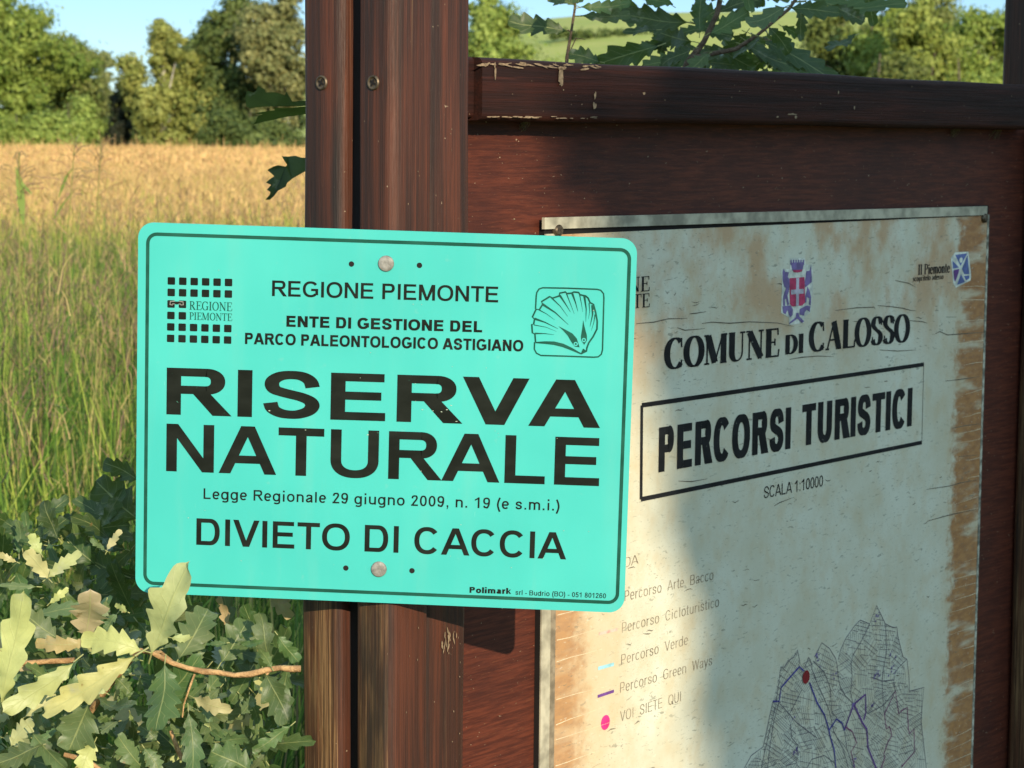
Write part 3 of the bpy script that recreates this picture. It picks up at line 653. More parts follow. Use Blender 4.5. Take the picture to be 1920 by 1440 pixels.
# ------------------------------------------------------------------ reserve sign
base = SC - SZ * (SH / 2)
sign = empty('reserve_sign', frame(base, SX, SY, SZ), 'bright turquoise rectangular metal nature reserve sign with black lettering, screwed to the post', 'sign')
sm = lambda x, y: (SP(x, y)[0], SP(x, y)[1] + SH / 2)
def plate():
    bm = bmesh.new(); out = rrect(-SW / 2, SW / 2, 0, SH, 0.0125, 10)
    f = [bm.verts.new((x, 0, z)) for x, z in out]; bk = [bm.verts.new((x, 0.0016, z)) for x, z in out]
    bm.faces.new(f); bm.faces.new(bk[::-1]); n = len(f)
    for i in range(n): bm.faces.new((f[i], bk[i], bk[(i + 1) % n], f[(i + 1) % n]))
    bmesh.ops.recalc_face_normals(bm, faces=bm.faces[:]); return bm_obj('plate', bm, MAT['teal'], sign)
plate_o = plate()
m = MB()
bx0, bx1 = sm(274.6, 760)[0], sm(1169.0, 800)[0]; bz1, bz0 = sm(726, 453.5)[1], sm(726, 1112.0)[1]
strip(m, rrect(bx0, bx1, bz0, bz1, 0.0075), 0.0028, -0.0002, closed=True); m.build('border_line', MAT['ink_thin'], sign)
PXM = 0.4 / 937
SD = -0.0002
T = lambda s, L, Rr, cap, wt, mat='ink', sp=0.0: put_text(s, L, Rr, cap * PXM, sm, SD, MAT[mat], sign, wt, sp)
T('REGIONE PIEMONTE', (510, 555), (934, 567), 29.5, (.175, .15))
T('ENTE DI GESTIONE DEL', (537, 612.5), (904, 623.2), 21, (.25, .215))
T('PARCO PALEONTOLOGICO ASTIGIANO', (459.3, 645), (981, 659), 21.5, (.235, .20))
T('RISERVA', (312, 776.8), (1125, 802.5), 89.5, (.205, .175))
T('NATURALE', (311.5, 883.2), (1123, 911.4), 91.5, (.185, .165))
T('Legge Regionale 29 giugno 2009, n. 19 (e s.m.i.)', (381.7, 935.3), (1049, 957.5), 20.5, (.165, .14), 'ink', .06)
T('DIVIETO DI CACCIA', (368, 1021.3), (1061.5, 1048.9), 51.5, (.175, .155))
T('Polimark', (880.3, 1111.4), (958.5, 1113.6), 11.5, (.27, .22))
T('srl - Budrio (BO) - 051 801260', (966.5, 1115), (1136, 1121.7), 9.5, (.16, .13), 'ink', .03)
T('093', (339, 1092), (357, 1092.5), 6.5, (.16, .13))
# the region's emblem: a grid of squares round two words
m = MB()
ax, az = sm(321.4, 526.7); bx, bz = sm(428.6, 529.6); cx, cz = sm(320.0, 634.4)
sq = 14.2 * PXM / 2
for r_ in range(6):
    for c_ in range(6):
        if r_ in (2, 3) and c_ > 1: continue
        x = ax + (bx - ax) * c_ / 5 + (cx - ax) * r_ / 5; z = az + (bz - az) * c_ / 5 + (cz - az) * r_ / 5
        area(m, rrect(x - sq, x + sq, z - sq, z + sq, sq * 0.25, 4), SD)
zz = lambda X, Y: (280 + X / 9, 500 + Y / 9)
area(m, [zz(400, 585), zz(520, 588), zz(520, 620), zz(465, 640), zz(400, 618)], SD - 0.00005, sm)
em = m.build('square_grid_emblem', MAT['ink'], sign)
m = MB()
strip(m, [zz(*p) for p in [(430, 628), (392, 628), (392, 645), (350, 640), (356, 585), (430, 580)]], 0.0007, SD - 0.0001, sm)
strip(m, [zz(*p) for p in [(495, 630), (530, 630), (530, 645), (575, 645), (570, 592), (500, 585)]], 0.0007, SD - 0.0001, sm)
m.build('clasp_line', MAT['bolt'], em)
put_serif('REGIONE', (354.6, 580.4), (435.6, 583.2), 16.2 * PXM, sm, SD, MAT['ink_thin'], sign, 0.12, 0.05)
put_serif('PIEMONTE', (354.6, 599.0), (435.6, 601.8), 14.0 * PXM, sm, SD, MAT['ink_thin'], sign, 0.12, 0.05)
# the park's emblem: a scallop shell with a small pointed face inside a rounded frame
ez_ = lambda X, Y: (980 + X / 8.47, 520 + Y / 8.47)
em_ = lambda X, Y: sm(*ez_(X, Y))
m = MB(); k1 = 0.4 / 937 / 8.47
fr = [(205, 500), (215, 300), (225, 240), (260, 185), (320, 165), (700, 172), (1180, 190), (1240, 205), (1285, 260), (1290, 330), (1280, 700), (1268, 1150), (1250, 1220), (1200, 1262), (1130, 1268), (700, 1252), (290, 1240), (220, 1205), (185, 1140), (190, 1030)]
strip(m, fr, 24 * k1, SD, em_)
shell = [(205, 1030), (195, 900), (155, 880), (145, 745), (175, 745), (190, 660), (155, 630), (215, 505), (265, 515), (320, 425), (300, 385), (430, 305), (475, 330), (580, 295), (590, 250), (680, 232), (705, 258), (780, 250), (815, 232), (890, 240), (910, 275), (1000, 295), (1040, 330), (1070, 400), (1125, 430), (1160, 560), (1185, 700), (1180, 820), (1120, 940), (1050, 1040), (1020, 1120), (1015, 1170), (920, 1215)]
strip(m, shell, 27 * k1, SD - 0.00004, em_)
tp = lambda t: max(0.12, 1 - t)
for pts, w_ in [([(195, 890), (350, 892), (500, 910)], 26), ([(180, 755), (370, 790), (540, 860)], 14), ([(190, 655), (360, 715), (560, 815)], 36), ([(260, 515), (380, 580), (510, 675)], 18), ([(315, 425), (520, 560), (725, 750)], 38), ([(460, 325), (600, 460), (715, 620)], 22),
                ([(590, 285), (680, 420), (760, 550)], 34), ([(695, 255), (760, 420), (820, 580)], 18), ([(790, 260), (840, 400), (878, 540)], 34), ([(905, 275), (935, 420), (955, 550)], 16), ([(980, 300), (1010, 500), (1003, 705)], 34), ([(1055, 410), (1065, 540), (1045, 665)], 18), ([(1110, 440), (1110, 600), (1070, 780)], 42), ([(1150, 590), (1130, 720), (1090, 850)], 18)]:
    strip(m, pts, w_ * k1, SD - 0.00008, em_, tp)
strip(m, [(205, 1035), (350, 1035), (500, 1045), (640, 1080), (780, 1140), (920, 1210)], 58 * k1, SD - 0.00008, em_, lambda t: 0.35 + 0.65 * math.sin(math.pi * t))
area(m, [(570, 775), (680, 830), (790, 890), (860, 970), (905, 1110), (830, 1100), (770, 1020), (720, 930), (650, 850)], SD - 0.00010, em_)
area(m, [(962, 680), (985, 790), (1020, 920), (1022, 1000), (978, 1070), (930, 1000), (925, 940), (945, 820)], SD - 0.00010, em_)
area(m, [(960, 1130), (1015, 1165), (1005, 1190), (920, 1220), (940, 1170)], SD - 0.00010, em_)
em2 = m.build('shell_emblem', MAT['ink_thin'], sign)
m = MB()
for X, Y in ((843, 1058), (972, 995)):
    c = em_(X, Y); strip(m, [(c[0] + 25 * k1 * math.cos(a), c[1] + 25 * k1 * math.sin(a)) for a in np.linspace(0, 2 * math.pi, 17)[:-1]], 17 * k1, SD - 0.0002, closed=True)
m.build('eye_ring', MAT['teal'], em2)
m = MB()
for k in range(34):
    x, z = random.uniform(-0.17, 0.17), random.uniform(0.02, 0.28); blob(m, x, z, random.uniform(0.0002, 0.0006), random.uniform(0.0002, 0.0005), -0.0005, 6)
for px, py in [(792, 768), (812, 770), (828, 772), (838, 768), (846, 760), (505, 770), (856, 790), (690, 815), (573, 806)]:
    x, z = sm(px, py); blob(m, x, z, random.uniform(0.0005, 0.0013), 0.0004, -0.0005, 7)
absorb(plate_o, m, flat('pale_chip', (0.35, 0.42, 0.33), 0.7, 0.2))
# bolts and spare holes
for px, py in ((724, 494), (710.5, 1067)):
    x, z = sm(px, py); m = MB(); N = 28
    rows = [[(x + rr * math.cos(2 * math.pi * k / N), dy, z + rr * math.sin(2 * math.pi * k / N)) for k in range(N)] for rr, dy in ((0.0064, -0.0001), (0.0063, -0.0012), (0.0056, -0.0017), (0.003, -0.0019))]
    m.grid(rows, close=True); m.poly(rows[-1]); m.build('bolt', MAT['bolt'], sign, True)
for px, py in ((659, 495), (786.5, 497.5), (648.5, 1065), (772.5, 1070)):
    x, z = sm(px, py); m = MB(); disc(m, x, z, 0.0022, 0.0022, SD); m.build('bolt_hole', MAT['dark'], sign)

# ------------------------------------------------------------------ map poster on the panel
mpx0 = MB_(1017, 900, PD)[0]; mpx1 = MB_(1846, 690, PD)[0]
ZT = MB_(1435, 397, PD)[1] - 0.002; ZB = 0.50
PO = BO + BX * 0.0
poster = empty('map_poster', frame(BO + Vector((0, 0, 0)), BX, BY, Vector((0, 0, 1))), 'weathered cream tourist map poster with rust stains, mounted on the wooden panel', 'poster')
pm = lambda x, y: MB_(x, y, PD)
def slab(name, x0, x1, z0, z1, y0, y1, mat, parent, tilt=0.0):
    bm = bmesh.new(); bmesh.ops.create_cube(bm, size=1.0)
    for v in bm.verts:
        x = x0 if v.co.x < 0 else x1
        v.co = Vector((x, y0 if v.co.y < 0 else y1, (z0 if v.co.z < 0 else z1) + tilt * (x - x0)))
    return bm_obj(name, bm, mat, parent)
slab('backing_board', mpx0, mpx1, ZB, ZT, PD + 0.0012, 0.0614, MAT['dark'], poster)
ex0 = MB_(1030, 1300, PD)[0]; ex1 = MB_(1040, 1300, PD)[0]; rxe = MB_(1836, 900, PD)[0]
slab('edge_strip', mpx0 + 0.0005, ex0, ZB, ZT - 0.011, PD - 0.0006, PD + 0.0010, MAT['batten'], poster)
slab('edge_strip', ex0 + 0.0004, ex1, ZB, ZT - 0.011, PD - 0.0002, PD + 0.0010, MAT['edge_grey'], poster)
sheet = slab('poster_sheet', ex1 + 0.0003, rxe, ZB, ZT - 0.012, PD, PD + 0.0010, MAT['poster'], poster)
slab('edge_strip', rxe + 0.0004, mpx1, ZB, ZT - 0.011, PD - 0.0004, PD + 0.0010, MAT['edge'], poster)
zl, zr = MB_(1019.5, 408, PD - 0.001), MB_(1849.8, 386.5, PD - 0.001); zb = MB_(1051, 422, PD - 0.001)
slab('top_batten', zl[0], zr[0], zl[1] - 0.0105, zl[1], PD - 0.0022, PD + 0.0010, MAT['batten'], poster, (zr[1] - zl[1]) / (zr[0] - zl[0]))
TD = PD - 0.0003
m = MB(); strip(m, [(1050, 424.5), (1150, 420.5), (1280, 415), (1370, 412), (1500, 405.5), (1600, 402), (1700, 399), (1848, 398.5)], 0.0032, TD - 0.0003, pm); m.build('batten_gap', MAT['dark'], poster)
for px, py, n_ in ((1844, 409, 1), (1044, 432, 1)):
    x, z = pm(px, py); m = MB(); N = 16
    rows = [[(x + rr * math.cos(2 * math.pi * k / N), PD - dy, z + rr * 0.9 * math.sin(2 * math.pi * k / N)) for k in range(N)] for rr, dy in ((0.0062, -0.0005), (0.0060, 0.0030), (0.0042, 0.0042))]
    m.grid(rows, close=True); m.poly(rows[-1]); m.build('nail_head', MAT['screw'], poster, True)
sc = 1 / 4465 * 2.35
def capm(px, py, cap):          # cap height in metres from its pixel height at that place
    return pm(px, py - cap)[1] - pm(px, py)[1]
inkp = MAT['poster_ink']
PT = lambda s, L, Rr, cap, wt, mat=inkp, sp=0.0: put_text(s, L, Rr, capm(L[0], L[1], cap), pm, TD, mat, poster, wt, sp)
PS = lambda s, L, Rr, cap, tk=0.17, tn=0.045: put_serif(s, L, Rr, capm(L[0], L[1], cap), pm, TD, inkp, poster, tk, tn)
PS('COMUNE', (1246, 693), (1461, 668), 57, 0.235, 0.06); PS('DI', (1470, 664.8), (1507, 660.8), 36, 0.25, 0.065); PS('CALOSSO', (1517, 660), (1704.5, 640), 54.5, 0.235, 0.06)
PT('PERCORSI', (1234, 886), (1481.5, 841), 84, (.31, .18)); PT('TURISTICI', (1502.5, 836.5), (1709, 798.5), 77, (.31, .18))
PT('SCALA 1:10000', (1432, 934.5), (1542.5, 911.5), 21.5, (.13, .10))
PS('REGIONE', (1082, 556), (1218, 545.3), 29, 0.13, 0.05); PS('PIEMONTE', (1082, 588), (1218, 575.5), 27, 0.13, 0.05)
PS('Il Piemonte', (1720.5, 515.2), (1780.5, 510.7), 19, 0.16, 0.07)
PS('scopritelo adesso', (1711, 527.6), (1768.5, 523), 10.5, 0.14, 0.08)
lg = MAT['legend_ink']
PT('LEGENDA', (1103, 1084), (1196.5, 1056.3), 18, (.085, .06), lg)
for s, L, Rr in [('Percorso  Arte  Bacco', (1171, 1127), (1337, 1086.5)), ('Percorso  Cicloturistico', (1166, 1186.5), (1347.5, 1136.7)), ('Percorso  Verde', (1164.5, 1246.5), (1289, 1208)), ('Percorso  Green  Ways', (1162.5, 1299), (1334.5, 1246.5)), ('VOI  SIETE  QUI', (1162.5, 1353), (1276, 1314.6))]:
    PT(s, L, Rr, 19, (.10, .065), lg, .12)
m = MB()
strip(m, [(1202.9, 760), (1731.8, 683.2), (1728, 829.6), (1201.5, 936.2)], 0.0046, TD, lambda x, y: (pm(x, y)[0], pm(x, y)[1]))
strip(m, [(1201.5, 936.2), (1202.9, 760)], 0.0046, TD - 0.0001, pm)
m.build('title_frame', inkp, poster)
lz = lambda X, Y: (1000 + X / 3.4286, 1020 + Y / 3.4286)
for pts, w_, mt in [([(412, 980), (517, 945)], 0.0030, 'purple'), ([(415, 800), (517, 772)], 0.0034, 'skyblue'), ([(420, 578), (540, 548)], 0.003, 'pink')]:
    m = MB(); strip(m, [lz(*p) for p in pts], w_, TD, pm); m.build('legend_line', MAT[mt], poster)
m = MB(); x, z = pm(*lz(462, 1147)); disc(m, x, z, 0.0073, 0.0073, TD); m.build('legend_dot', MAT['hot'], poster)
# crest and small tourist logo
cz_ = lambda X, Y: pm(1440 + X / 9.6, 470 + Y / 9.6)
def pieces(name, mat, polys, d, par): 
    m = MB()
    for i, p in enumerate(polys): area(m, p, d - 0.00002 * i, cz_)
    return m.build(name, MAT[mat], par)
halo = pieces('crest_ground', 'halo', [[(390, 130), (660, 130), (680, 250), (800, 250), (810, 600), (780, 1000), (760, 1120), (660, 1180), (640, 1300), (380, 1340), (370, 1200), (230, 1120), (250, 600), (230, 330), (390, 330)]], TD, poster)
tooth = []
for k in range(6):
    x0 = 395 + k * 44; tooth.append([(x0, 250), (x0 + 4, 165), (x0 + 26, 160), (x0 + 28, 250)])
pieces('crest', 'crest_mauve', [[(400, 215), (645, 205), (625, 300), (615, 345), (435, 365), (420, 300)]] + tooth +
       [[(275, 320), (300, 380), (370, 390), (345, 470), (390, 530), (385, 660), (330, 690), (280, 640), (255, 520), (255, 380)],
        [(765, 260), (775, 400), (780, 560), (715, 620), (660, 660), (650, 560), (670, 470), (680, 370), (740, 360)],
        [(330, 650), (375, 680), (360, 760), (340, 800), (370, 960), (340, 990), (320, 860), (290, 880), (300, 990), (265, 990), (265, 830), (290, 740)],
        [(700, 640), (740, 720), (765, 830), (760, 980), (730, 970), (735, 860), (690, 830), (680, 940), (655, 930), (665, 800), (690, 720)],
        [(250, 1000), (400, 985), (440, 1060), (430, 1160), (390, 1200), (365, 1140), (340, 1060), (310, 1140), (265, 1120)],
        [(560, 1050), (690, 985), (755, 1000), (740, 1100), (690, 1060), (650, 1110), (640, 1170), (560, 1150)],
        [(500, 1120), (540, 1120), (555, 1180), (640, 1270), (600, 1300), (520, 1220), (440, 1280), (370, 1320), (380, 1290), (490, 1200)]], TD - 0.0002, poster)
pieces('crest_shield', 'crest_red', [[(380, 495), (645, 475), (660, 930), (610, 985), (430, 1005), (385, 960)], [(440, 350), (610, 340), (600, 375), (530, 395), (450, 385)]], TD - 0.0004, poster)
pieces('crest_cross', 'crest_pale', [[(495, 490), (548, 486), (540, 990), (490, 996)], [(400, 705), (630, 685), (630, 770), (400, 790)]], TD - 0.0006, poster)
oz_ = lambda X, Y: pm(1700 + X / 13.71, 460 + Y / 13.71)
m = MB(); area(m, [(1130, 320), (1240, 180), (1580, 160), (1650, 740), (1640, 900), (1260, 1090), (1190, 960)], TD, oz_); m.build('logo_ground', MAT['halo'], poster)
m = MB()
for i, p in enumerate([[(1240, 245), (1550, 205), (1375, 530)], [(1555, 250), (1600, 740), (1470, 740), (1410, 600)], [(1165, 390), (1335, 570), (1185, 600)], [(1385, 740), (1470, 900), (1490, 940), (1280, 1020)], [(1460, 790), (1600, 770), (1600, 850), (1520, 900)]]): area(m, p, TD - 0.0002 - 0.00002 * i, oz_)
m.build('tourist_logo', MAT['logo_blue'], poster)
m = MB(); area(m, [(1190, 640), (1345, 600), (1320, 720), (1240, 930), (1215, 900)], TD - 0.0003, oz_); m.build('tourist_logo', MAT['purple'], poster)
m = MB(); c = oz_(1385, 380); disc(m, c[0], c[1], 0.0042, 0.0032, TD - 0.0004, 14); m.build('tourist_logo', MAT['halo'], poster)
# the drawn map: parish outlines, parcels, walking routes
mz = lambda X, Y: pm(1380 + X / 4.235, 1100 + Y / 4.235)
m = MB()
OUT = [[(65, 1440), (120, 1340), (215, 1270), (290, 915), (320, 910), (355, 635), (385, 640), (420, 585), (455, 560), (487, 500), (508, 610)], [(200, 1440), (235, 1270), (320, 915)], [(250, 1440), (262, 1310), (300, 1060), (345, 900)],
       [(575, 560), (600, 610), (600, 650), (640, 760), (700, 890), (740, 990), (775, 1150), (850, 1290), (890, 1440)], [(545, 640), (575, 560)], [(620, 560), (680, 445), (740, 490), (790, 570), (800, 620), (815, 740), (830, 810), (870, 870), (930, 930)],
       [(810, 580), (830, 500), (870, 410), (940, 310), (985, 265), (1060, 295), (1115, 150), (1185, 295), (1245, 325), (1275, 320), (1285, 400), (1325, 560), (1355, 575), (1370, 700), (1378, 840)],
       [(1060, 295), (1000, 420), (930, 540), (910, 610), (920, 700), (910, 850), (925, 920)], [(1185, 295), (1190, 420), (1195, 500), (1170, 650), (1160, 740), (1165, 900), (1175, 1010)], [(1355, 575), (1290, 640), (1255, 690), (1250, 760), (1262, 830)],
       [(1375, 830), (1490, 800), (1475, 960), (1470, 1080), (1490, 1260), (1510, 1440)], [(430, 1000), (520, 820)], [(350, 930), (480, 1080), (640, 1200)], [(430, 1090), (440, 1200), (490, 1260), (480, 1400), (400, 1420)], [(1075, 720), (1160, 750), (1250, 740)],
       [(560, 1440), (600, 1370), (700, 1340), (780, 1400)], [(860, 1150), (880, 1290), (930, 1440)], [(1040, 1010), (1170, 940), (1262, 830)], [(610, 590), (700, 680), (745, 800), (760, 1000), (800, 1040)]]
for k, o_ in enumerate(OUT): strip(m, o_, 0.0010, TD - 0.00002 * (k % 5), mz)
hull = [(65, 1440), (215, 1270), (290, 915), (355, 635), (487, 500), (520, 620), (575, 560), (610, 590), (680, 445), (800, 600), (870, 410), (985, 265), (1060, 295), (1115, 150), (1185, 295), (1275, 320), (1325, 560), (1375, 830), (1490, 800), (1475, 1080), (1510, 1440), (1530, 1560), (40, 1560)]
def inside(x, y, P):
    c = False; j = len(P) - 1
    for i in range(len(P)):
        (xi, yi), (xj, yj) = P[i], P[j]
        if (yi > y) != (yj > y) and x < (xj - xi) * (y - yi) / (yj - yi) + xi: c = not c
        j = i
    return c
cells = []
while len(cells) < 95:
    x, y = random.uniform(40, 1530), random.uniform(150, 1560)
    if inside(x, y, hull) and all((x - c[0]) ** 2 + (y - c[1]) ** 2 > 75 ** 2 for c in cells):
        cells.append((x, y, random.choice([random.uniform(52, 72), random.uniform(86, 100), random.uniform(112, 140)]), random.uniform(11, 17)))
    elif random.random() < 0.0004: break
def cell_of(x, y): return min(range(len(cells)), key=lambda i: (cells[i][0] - x) ** 2 + (cells[i][1] - y) ** 2)
k = 0
for ci, (x, y, a, gap) in enumerate(cells):
    for fam_, n_, g_ in ((a, 15, gap), (a + 78, 5, gap * 2.6)):
        dx, dy = math.cos(R(fam_)), -math.sin(R(fam_)); ox, oy = math.sin(R(fam_)), math.cos(R(fam_))
        for q in range(-n_ // 2, n_ // 2 + 1):
            if random.random() < 0.16: continue
            run = []; bend = random.uniform(-0.0006, 0.0006)
            for st_ in range(-14, 15):
                px, py = x + ox * q * g_ + dx * st_ * 9 + ox * bend * (st_ * 9) ** 2, y + oy * q * g_ + dy * st_ * 9
                if inside(px, py, hull) and cell_of(px, py) == ci: run.append((px, py))
                elif len(run) > 1: break
                else: run = []
            if len(run) > 1: k += 1; strip(m, [run[0], run[len(run) // 2], run[-1]] if len(run) > 2 else run, random.uniform(0.00035, 0.0006), TD - 0.00002 * (k % 9), mz)
drawing = m.build('map_drawing', MAT['map_line'], poster)
RT = [('violet', 0.0022, [[(290, 910), (340, 910), (355, 800), (500, 635), (535, 668)], [(580, 760), (640, 920), (700, 1020), (730, 1120), (745, 1190), (775, 1290), (790, 1440)], [(735, 1140), (795, 1050), (840, 1085), (857, 1140)]]),
      ('purple', 0.0026, [[(857, 1140), (930, 935)], [(935, 940), (1000, 1080), (1035, 1130), (1045, 1280), (1085, 1380), (1110, 1440), (1150, 1700)], [(930, 935), (1025, 855), (1028, 1000), (1010, 1060)]]),
      ('magenta', 0.0015, [[(870, 1115), (920, 1150), (955, 1240), (910, 1310), (940, 1440)], [(1150, 1440), (1180, 1350), (1170, 1330), (1200, 1240), (1235, 1180), (1215, 1110), (1190, 1130), (1175, 1010), (1262, 830), (1290, 1010), (1310, 985), (1358, 957), (1365, 1130), (1375, 1165), (1410, 1130), (1415, 1310), (1310, 1430)]])]
for nm, w_, ls in RT:
    for i, l in enumerate(ls): m = MB(); strip(m, l, w_, TD - 0.0003 - 0.00003 * i, mz); m.build('walking_route', MAT[nm], poster)
m = MB()
for k in range(80):
    a_ = random.choice([(440, 1050), (470, 1300), (930, 940), (1110, 710), (1240, 660), (1080, 930), (640, 580), (780, 700), (930, 1380), (1110, 240), (1230, 520)]); c = mz(a_[0] + random.gauss(0, 14), a_[1] + random.gauss(0, 24)); s_ = random.uniform(0.0006, 0.0016)
    m.poly([(c[0] - s_, TD - 0.0004, c[1] - s_), (c[0] + s_, TD - 0.0004, c[1] - s_ * .6), (c[0] + s_ * .8, TD - 0.0004, c[1] + s_), (c[0] - s_, TD - 0.0004, c[1] + s_ * .7)])
absorb(drawing, m, MAT['crest_mauve'])
m = MB(); x, z = mz(552, 717); disc(m, x, z, 0.0074, 0.0074, TD - 0.0006); m.build('location_dot', MAT['darkred'], poster)
# cracks and creases
m = MB(); a5 = lambda X, Y: pm(1180 + X / 4.8, 380 + Y / 4.8); a6 = lambda X, Y: pm(1520 + X / 4.8, 380 + Y / 4.8); a7 = lambda X, Y: pm(1180 + X / 4.8, 680 + Y / 4.8); a8 = lambda X, Y: pm(1520 + X / 4.8, 680 + Y / 4.8)
for mp, pts in [(a5, [(60, 1088), (220, 1075), (350, 1045), (520, 1040)]), (a5, [(650, 1088), (740, 1075), (900, 1085), (1080, 1072), (1330, 1082), (1480, 1115)]), (a5, [(430, 1125), (500, 1148), (680, 1132)]), (a5, [(1440, 1410), (1560, 1390), (1700, 1380), (1840, 1385)]), (a5, [(540, 1000), (600, 995), (690, 980)]),
                (a6, [(220, 970), (420, 945), (570, 940), (580, 960)]), (a6, [(600, 925), (720, 935), (830, 950), (900, 970), (950, 972)]), (a6, [(760, 700), (880, 725), (945, 760)]), (a6, [(870, 1060), (1000, 1070), (1050, 1085)]), (a6, [(1120, 1180), (1160, 1160), (1230, 1190), (1440, 1175), (1560, 1165)]), (a6, [(620, 1325), (780, 1335), (950, 1325)]), (a6, [(1220, 1030), (1310, 1028)]),
                (a7, [(440, 1065), (560, 1070), (700, 1045)]), (a7, [(1300, 1290), (1350, 1260), (1480, 1210)]), (a8, [(1210, 165), (1350, 150), (1520, 125)]), (a8, [(1270, 590), (1400, 565), (1520, 550)]), (a8, [(1330, 845), (1500, 830)]), (a8, [(1040, 1140), (1250, 1110), (1350, 1080), (1500, 1055)]), (a8, [(1050, 1425), (1250, 1370), (1490, 1320)])]:
    strip(m, pts, 0.0009, TD, mp, lambda t: 0.35 + 0.9 * math.sin(math.pi * min(1, t * 0.9 + 0.1)))
for k in range(95):
    x, z = random.uniform(PX0 + 0.03, PX1 - 0.05), random.uniform(0.62, 1.47); L = random.uniform(0.004, 0.016)
    pts = [(x + L * q, z + random.uniform(-0.0012, 0.0012)) for q in (0, 0.4, 0.75, 1)]
    strip(m, pts, random.uniform(0.0004, 0.0009), TD + 0.0001, None, lambda t: 0.3 + math.sin(math.pi * t))
absorb(sheet, m, MAT['crack'])
m = MB(); z = 0.6; k = 0
while z < 1.42:
    z += random.uniform(0.011, 0.026); k += 1
    for x0, L, sg in ((rxe - 0.001, random.uniform(0.03, 0.085), -1), (ex1 + 0.002, random.uniform(0.03, 0.12), 1)):
        if random.random() < 0.22: continue
        s_ = random.uniform(-0.05, 0.05) ; pts = [(x0 + sg * L * q, z + s_ * L * q * sg + random.uniform(-0.0006, 0.0006)) for q in (0, 0.3, 0.6, 1)]
        strip(m, pts, random.uniform(0.0004, 0.0009), TD - 0.00005, None, lambda t: 1.0 - 0.6 * t)
absorb(sheet, m, MAT['crease'])

# ------------------------------------------------------------------ oak leaves
def leaf(m, base, tip, width, col, face, curl=0.12, fold=0.25, seed=0, lobes=None, twist=0.0):
    """a lobed oak leaf from base to tip; 'face' is the direction its upper side looks to"""
    rr = random.Random(seed); base, tip = Vector(base), Vector(tip); ax = tip - base; L = ax.length; t0 = ax.normalized()
    s0 = t0.cross(face); 
    if s0.length < 1e-3: s0 = t0.cross(Vector((0.3, 0.2, 0.9)))
    s0.normalize(); n0 = s0.cross(t0)
    nl = lobes or rr.choice([4, 4, 5, 5]); N = 9 * nl
    ph = [rr.uniform(-0.12, 0.12) for _ in range(2)]; amp = [[rr.uniform(0.75, 1.15) for _ in range(nl + 2)] for _ in range(2)]
    rows = []; uvs = []; side = rr.uniform(-0.05, 0.05)
    for i in range(N + 1):
        t = i / N; env = (math.sin(math.pi * min(1, t * 0.93 + 0.015) ** 0.85)) ** 0.75 * (0.62 + 0.55 * t) if t < 0.97 else 0.02 + 0.25 * (1 - t) / 0.03
        if t < 0.12: env *= t / 0.12 * 0.8 + 0.12
        hw = []; sh = []
        for sd_ in (0, 1):
            q = t * nl + ph[sd_]; fr_ = q - math.floor(q); li = int(max(0, min(nl + 1, math.floor(q) + 1)))
            # each lobe swells slowly and cuts back sharply: points lean to the tip
            lob = (fr_ / 0.72) ** 0.8 if fr_ < 0.72 else ((1 - fr_) / 0.28) ** 1.0
            hw.append(env * (0.54 + 0.46 * lob * amp[sd_][li]) * width / 2); sh.append(lob * 0.035 * L * amp[sd_][li])
        bend = n0 * (-curl * L * (t * t) * 1.2 + 0.03 * L * math.sin(t * 7 + seed))
        a = twist * t; s = s0 * math.cos(a) + n0 * math.sin(a); nn = n0 * math.cos(a) - s0 * math.sin(a)
        c = base + t0 * (L * t) + bend + s * (side * L * math.sin(math.pi * t))
        row = []; uv = []
        for j, v in ((0, -1.0), (0, -0.55), (None, 0.0), (1, 0.55), (1, 1.0)):
            if j is None: row.append(c); uv.append((t, 0.0)); continue
            w_ = hw[j] * abs(v); sgn = -1 if j == 0 else 1
            lift = fold * w_ * (1.0 if abs(v) < 0.9 else 0.85) + 0.07 * width * math.sin(t * 11 + seed * 1.7 + j * 2.1) * v * v
            row.append(c + s * (sgn * w_) + nn * lift + t0 * (sh[j] * v * v)); uv.append((t, v))
        rows.append(row); uvs.append(uv)
    m.grid(rows, col, uvs)
    m.tube([base - t0 * (0.13 * L) - n0 * (0.02 * L), base + t0 * 0.02 * L], max(0.0005, 0.010 * L), 5, (0.33, 0.33, 0.13))
GRN = (0.085, 0.140, 0.048); GRN2 = (0.125, 0.18, 0.075); PALE = (0.48, 0.50, 0.215); TAN = (0.46, 0.38, 0.20); SHADED = (0.040, 0.075, 0.025)  # last tone: leaf green darkened for the leaves that stand in shade
def jit(c, s=0.15): return tuple(max(0.005, k * random.uniform(1 - s, 1 + s)) for k in c)
CAMDIR = Vector((0, -1, 0.1))
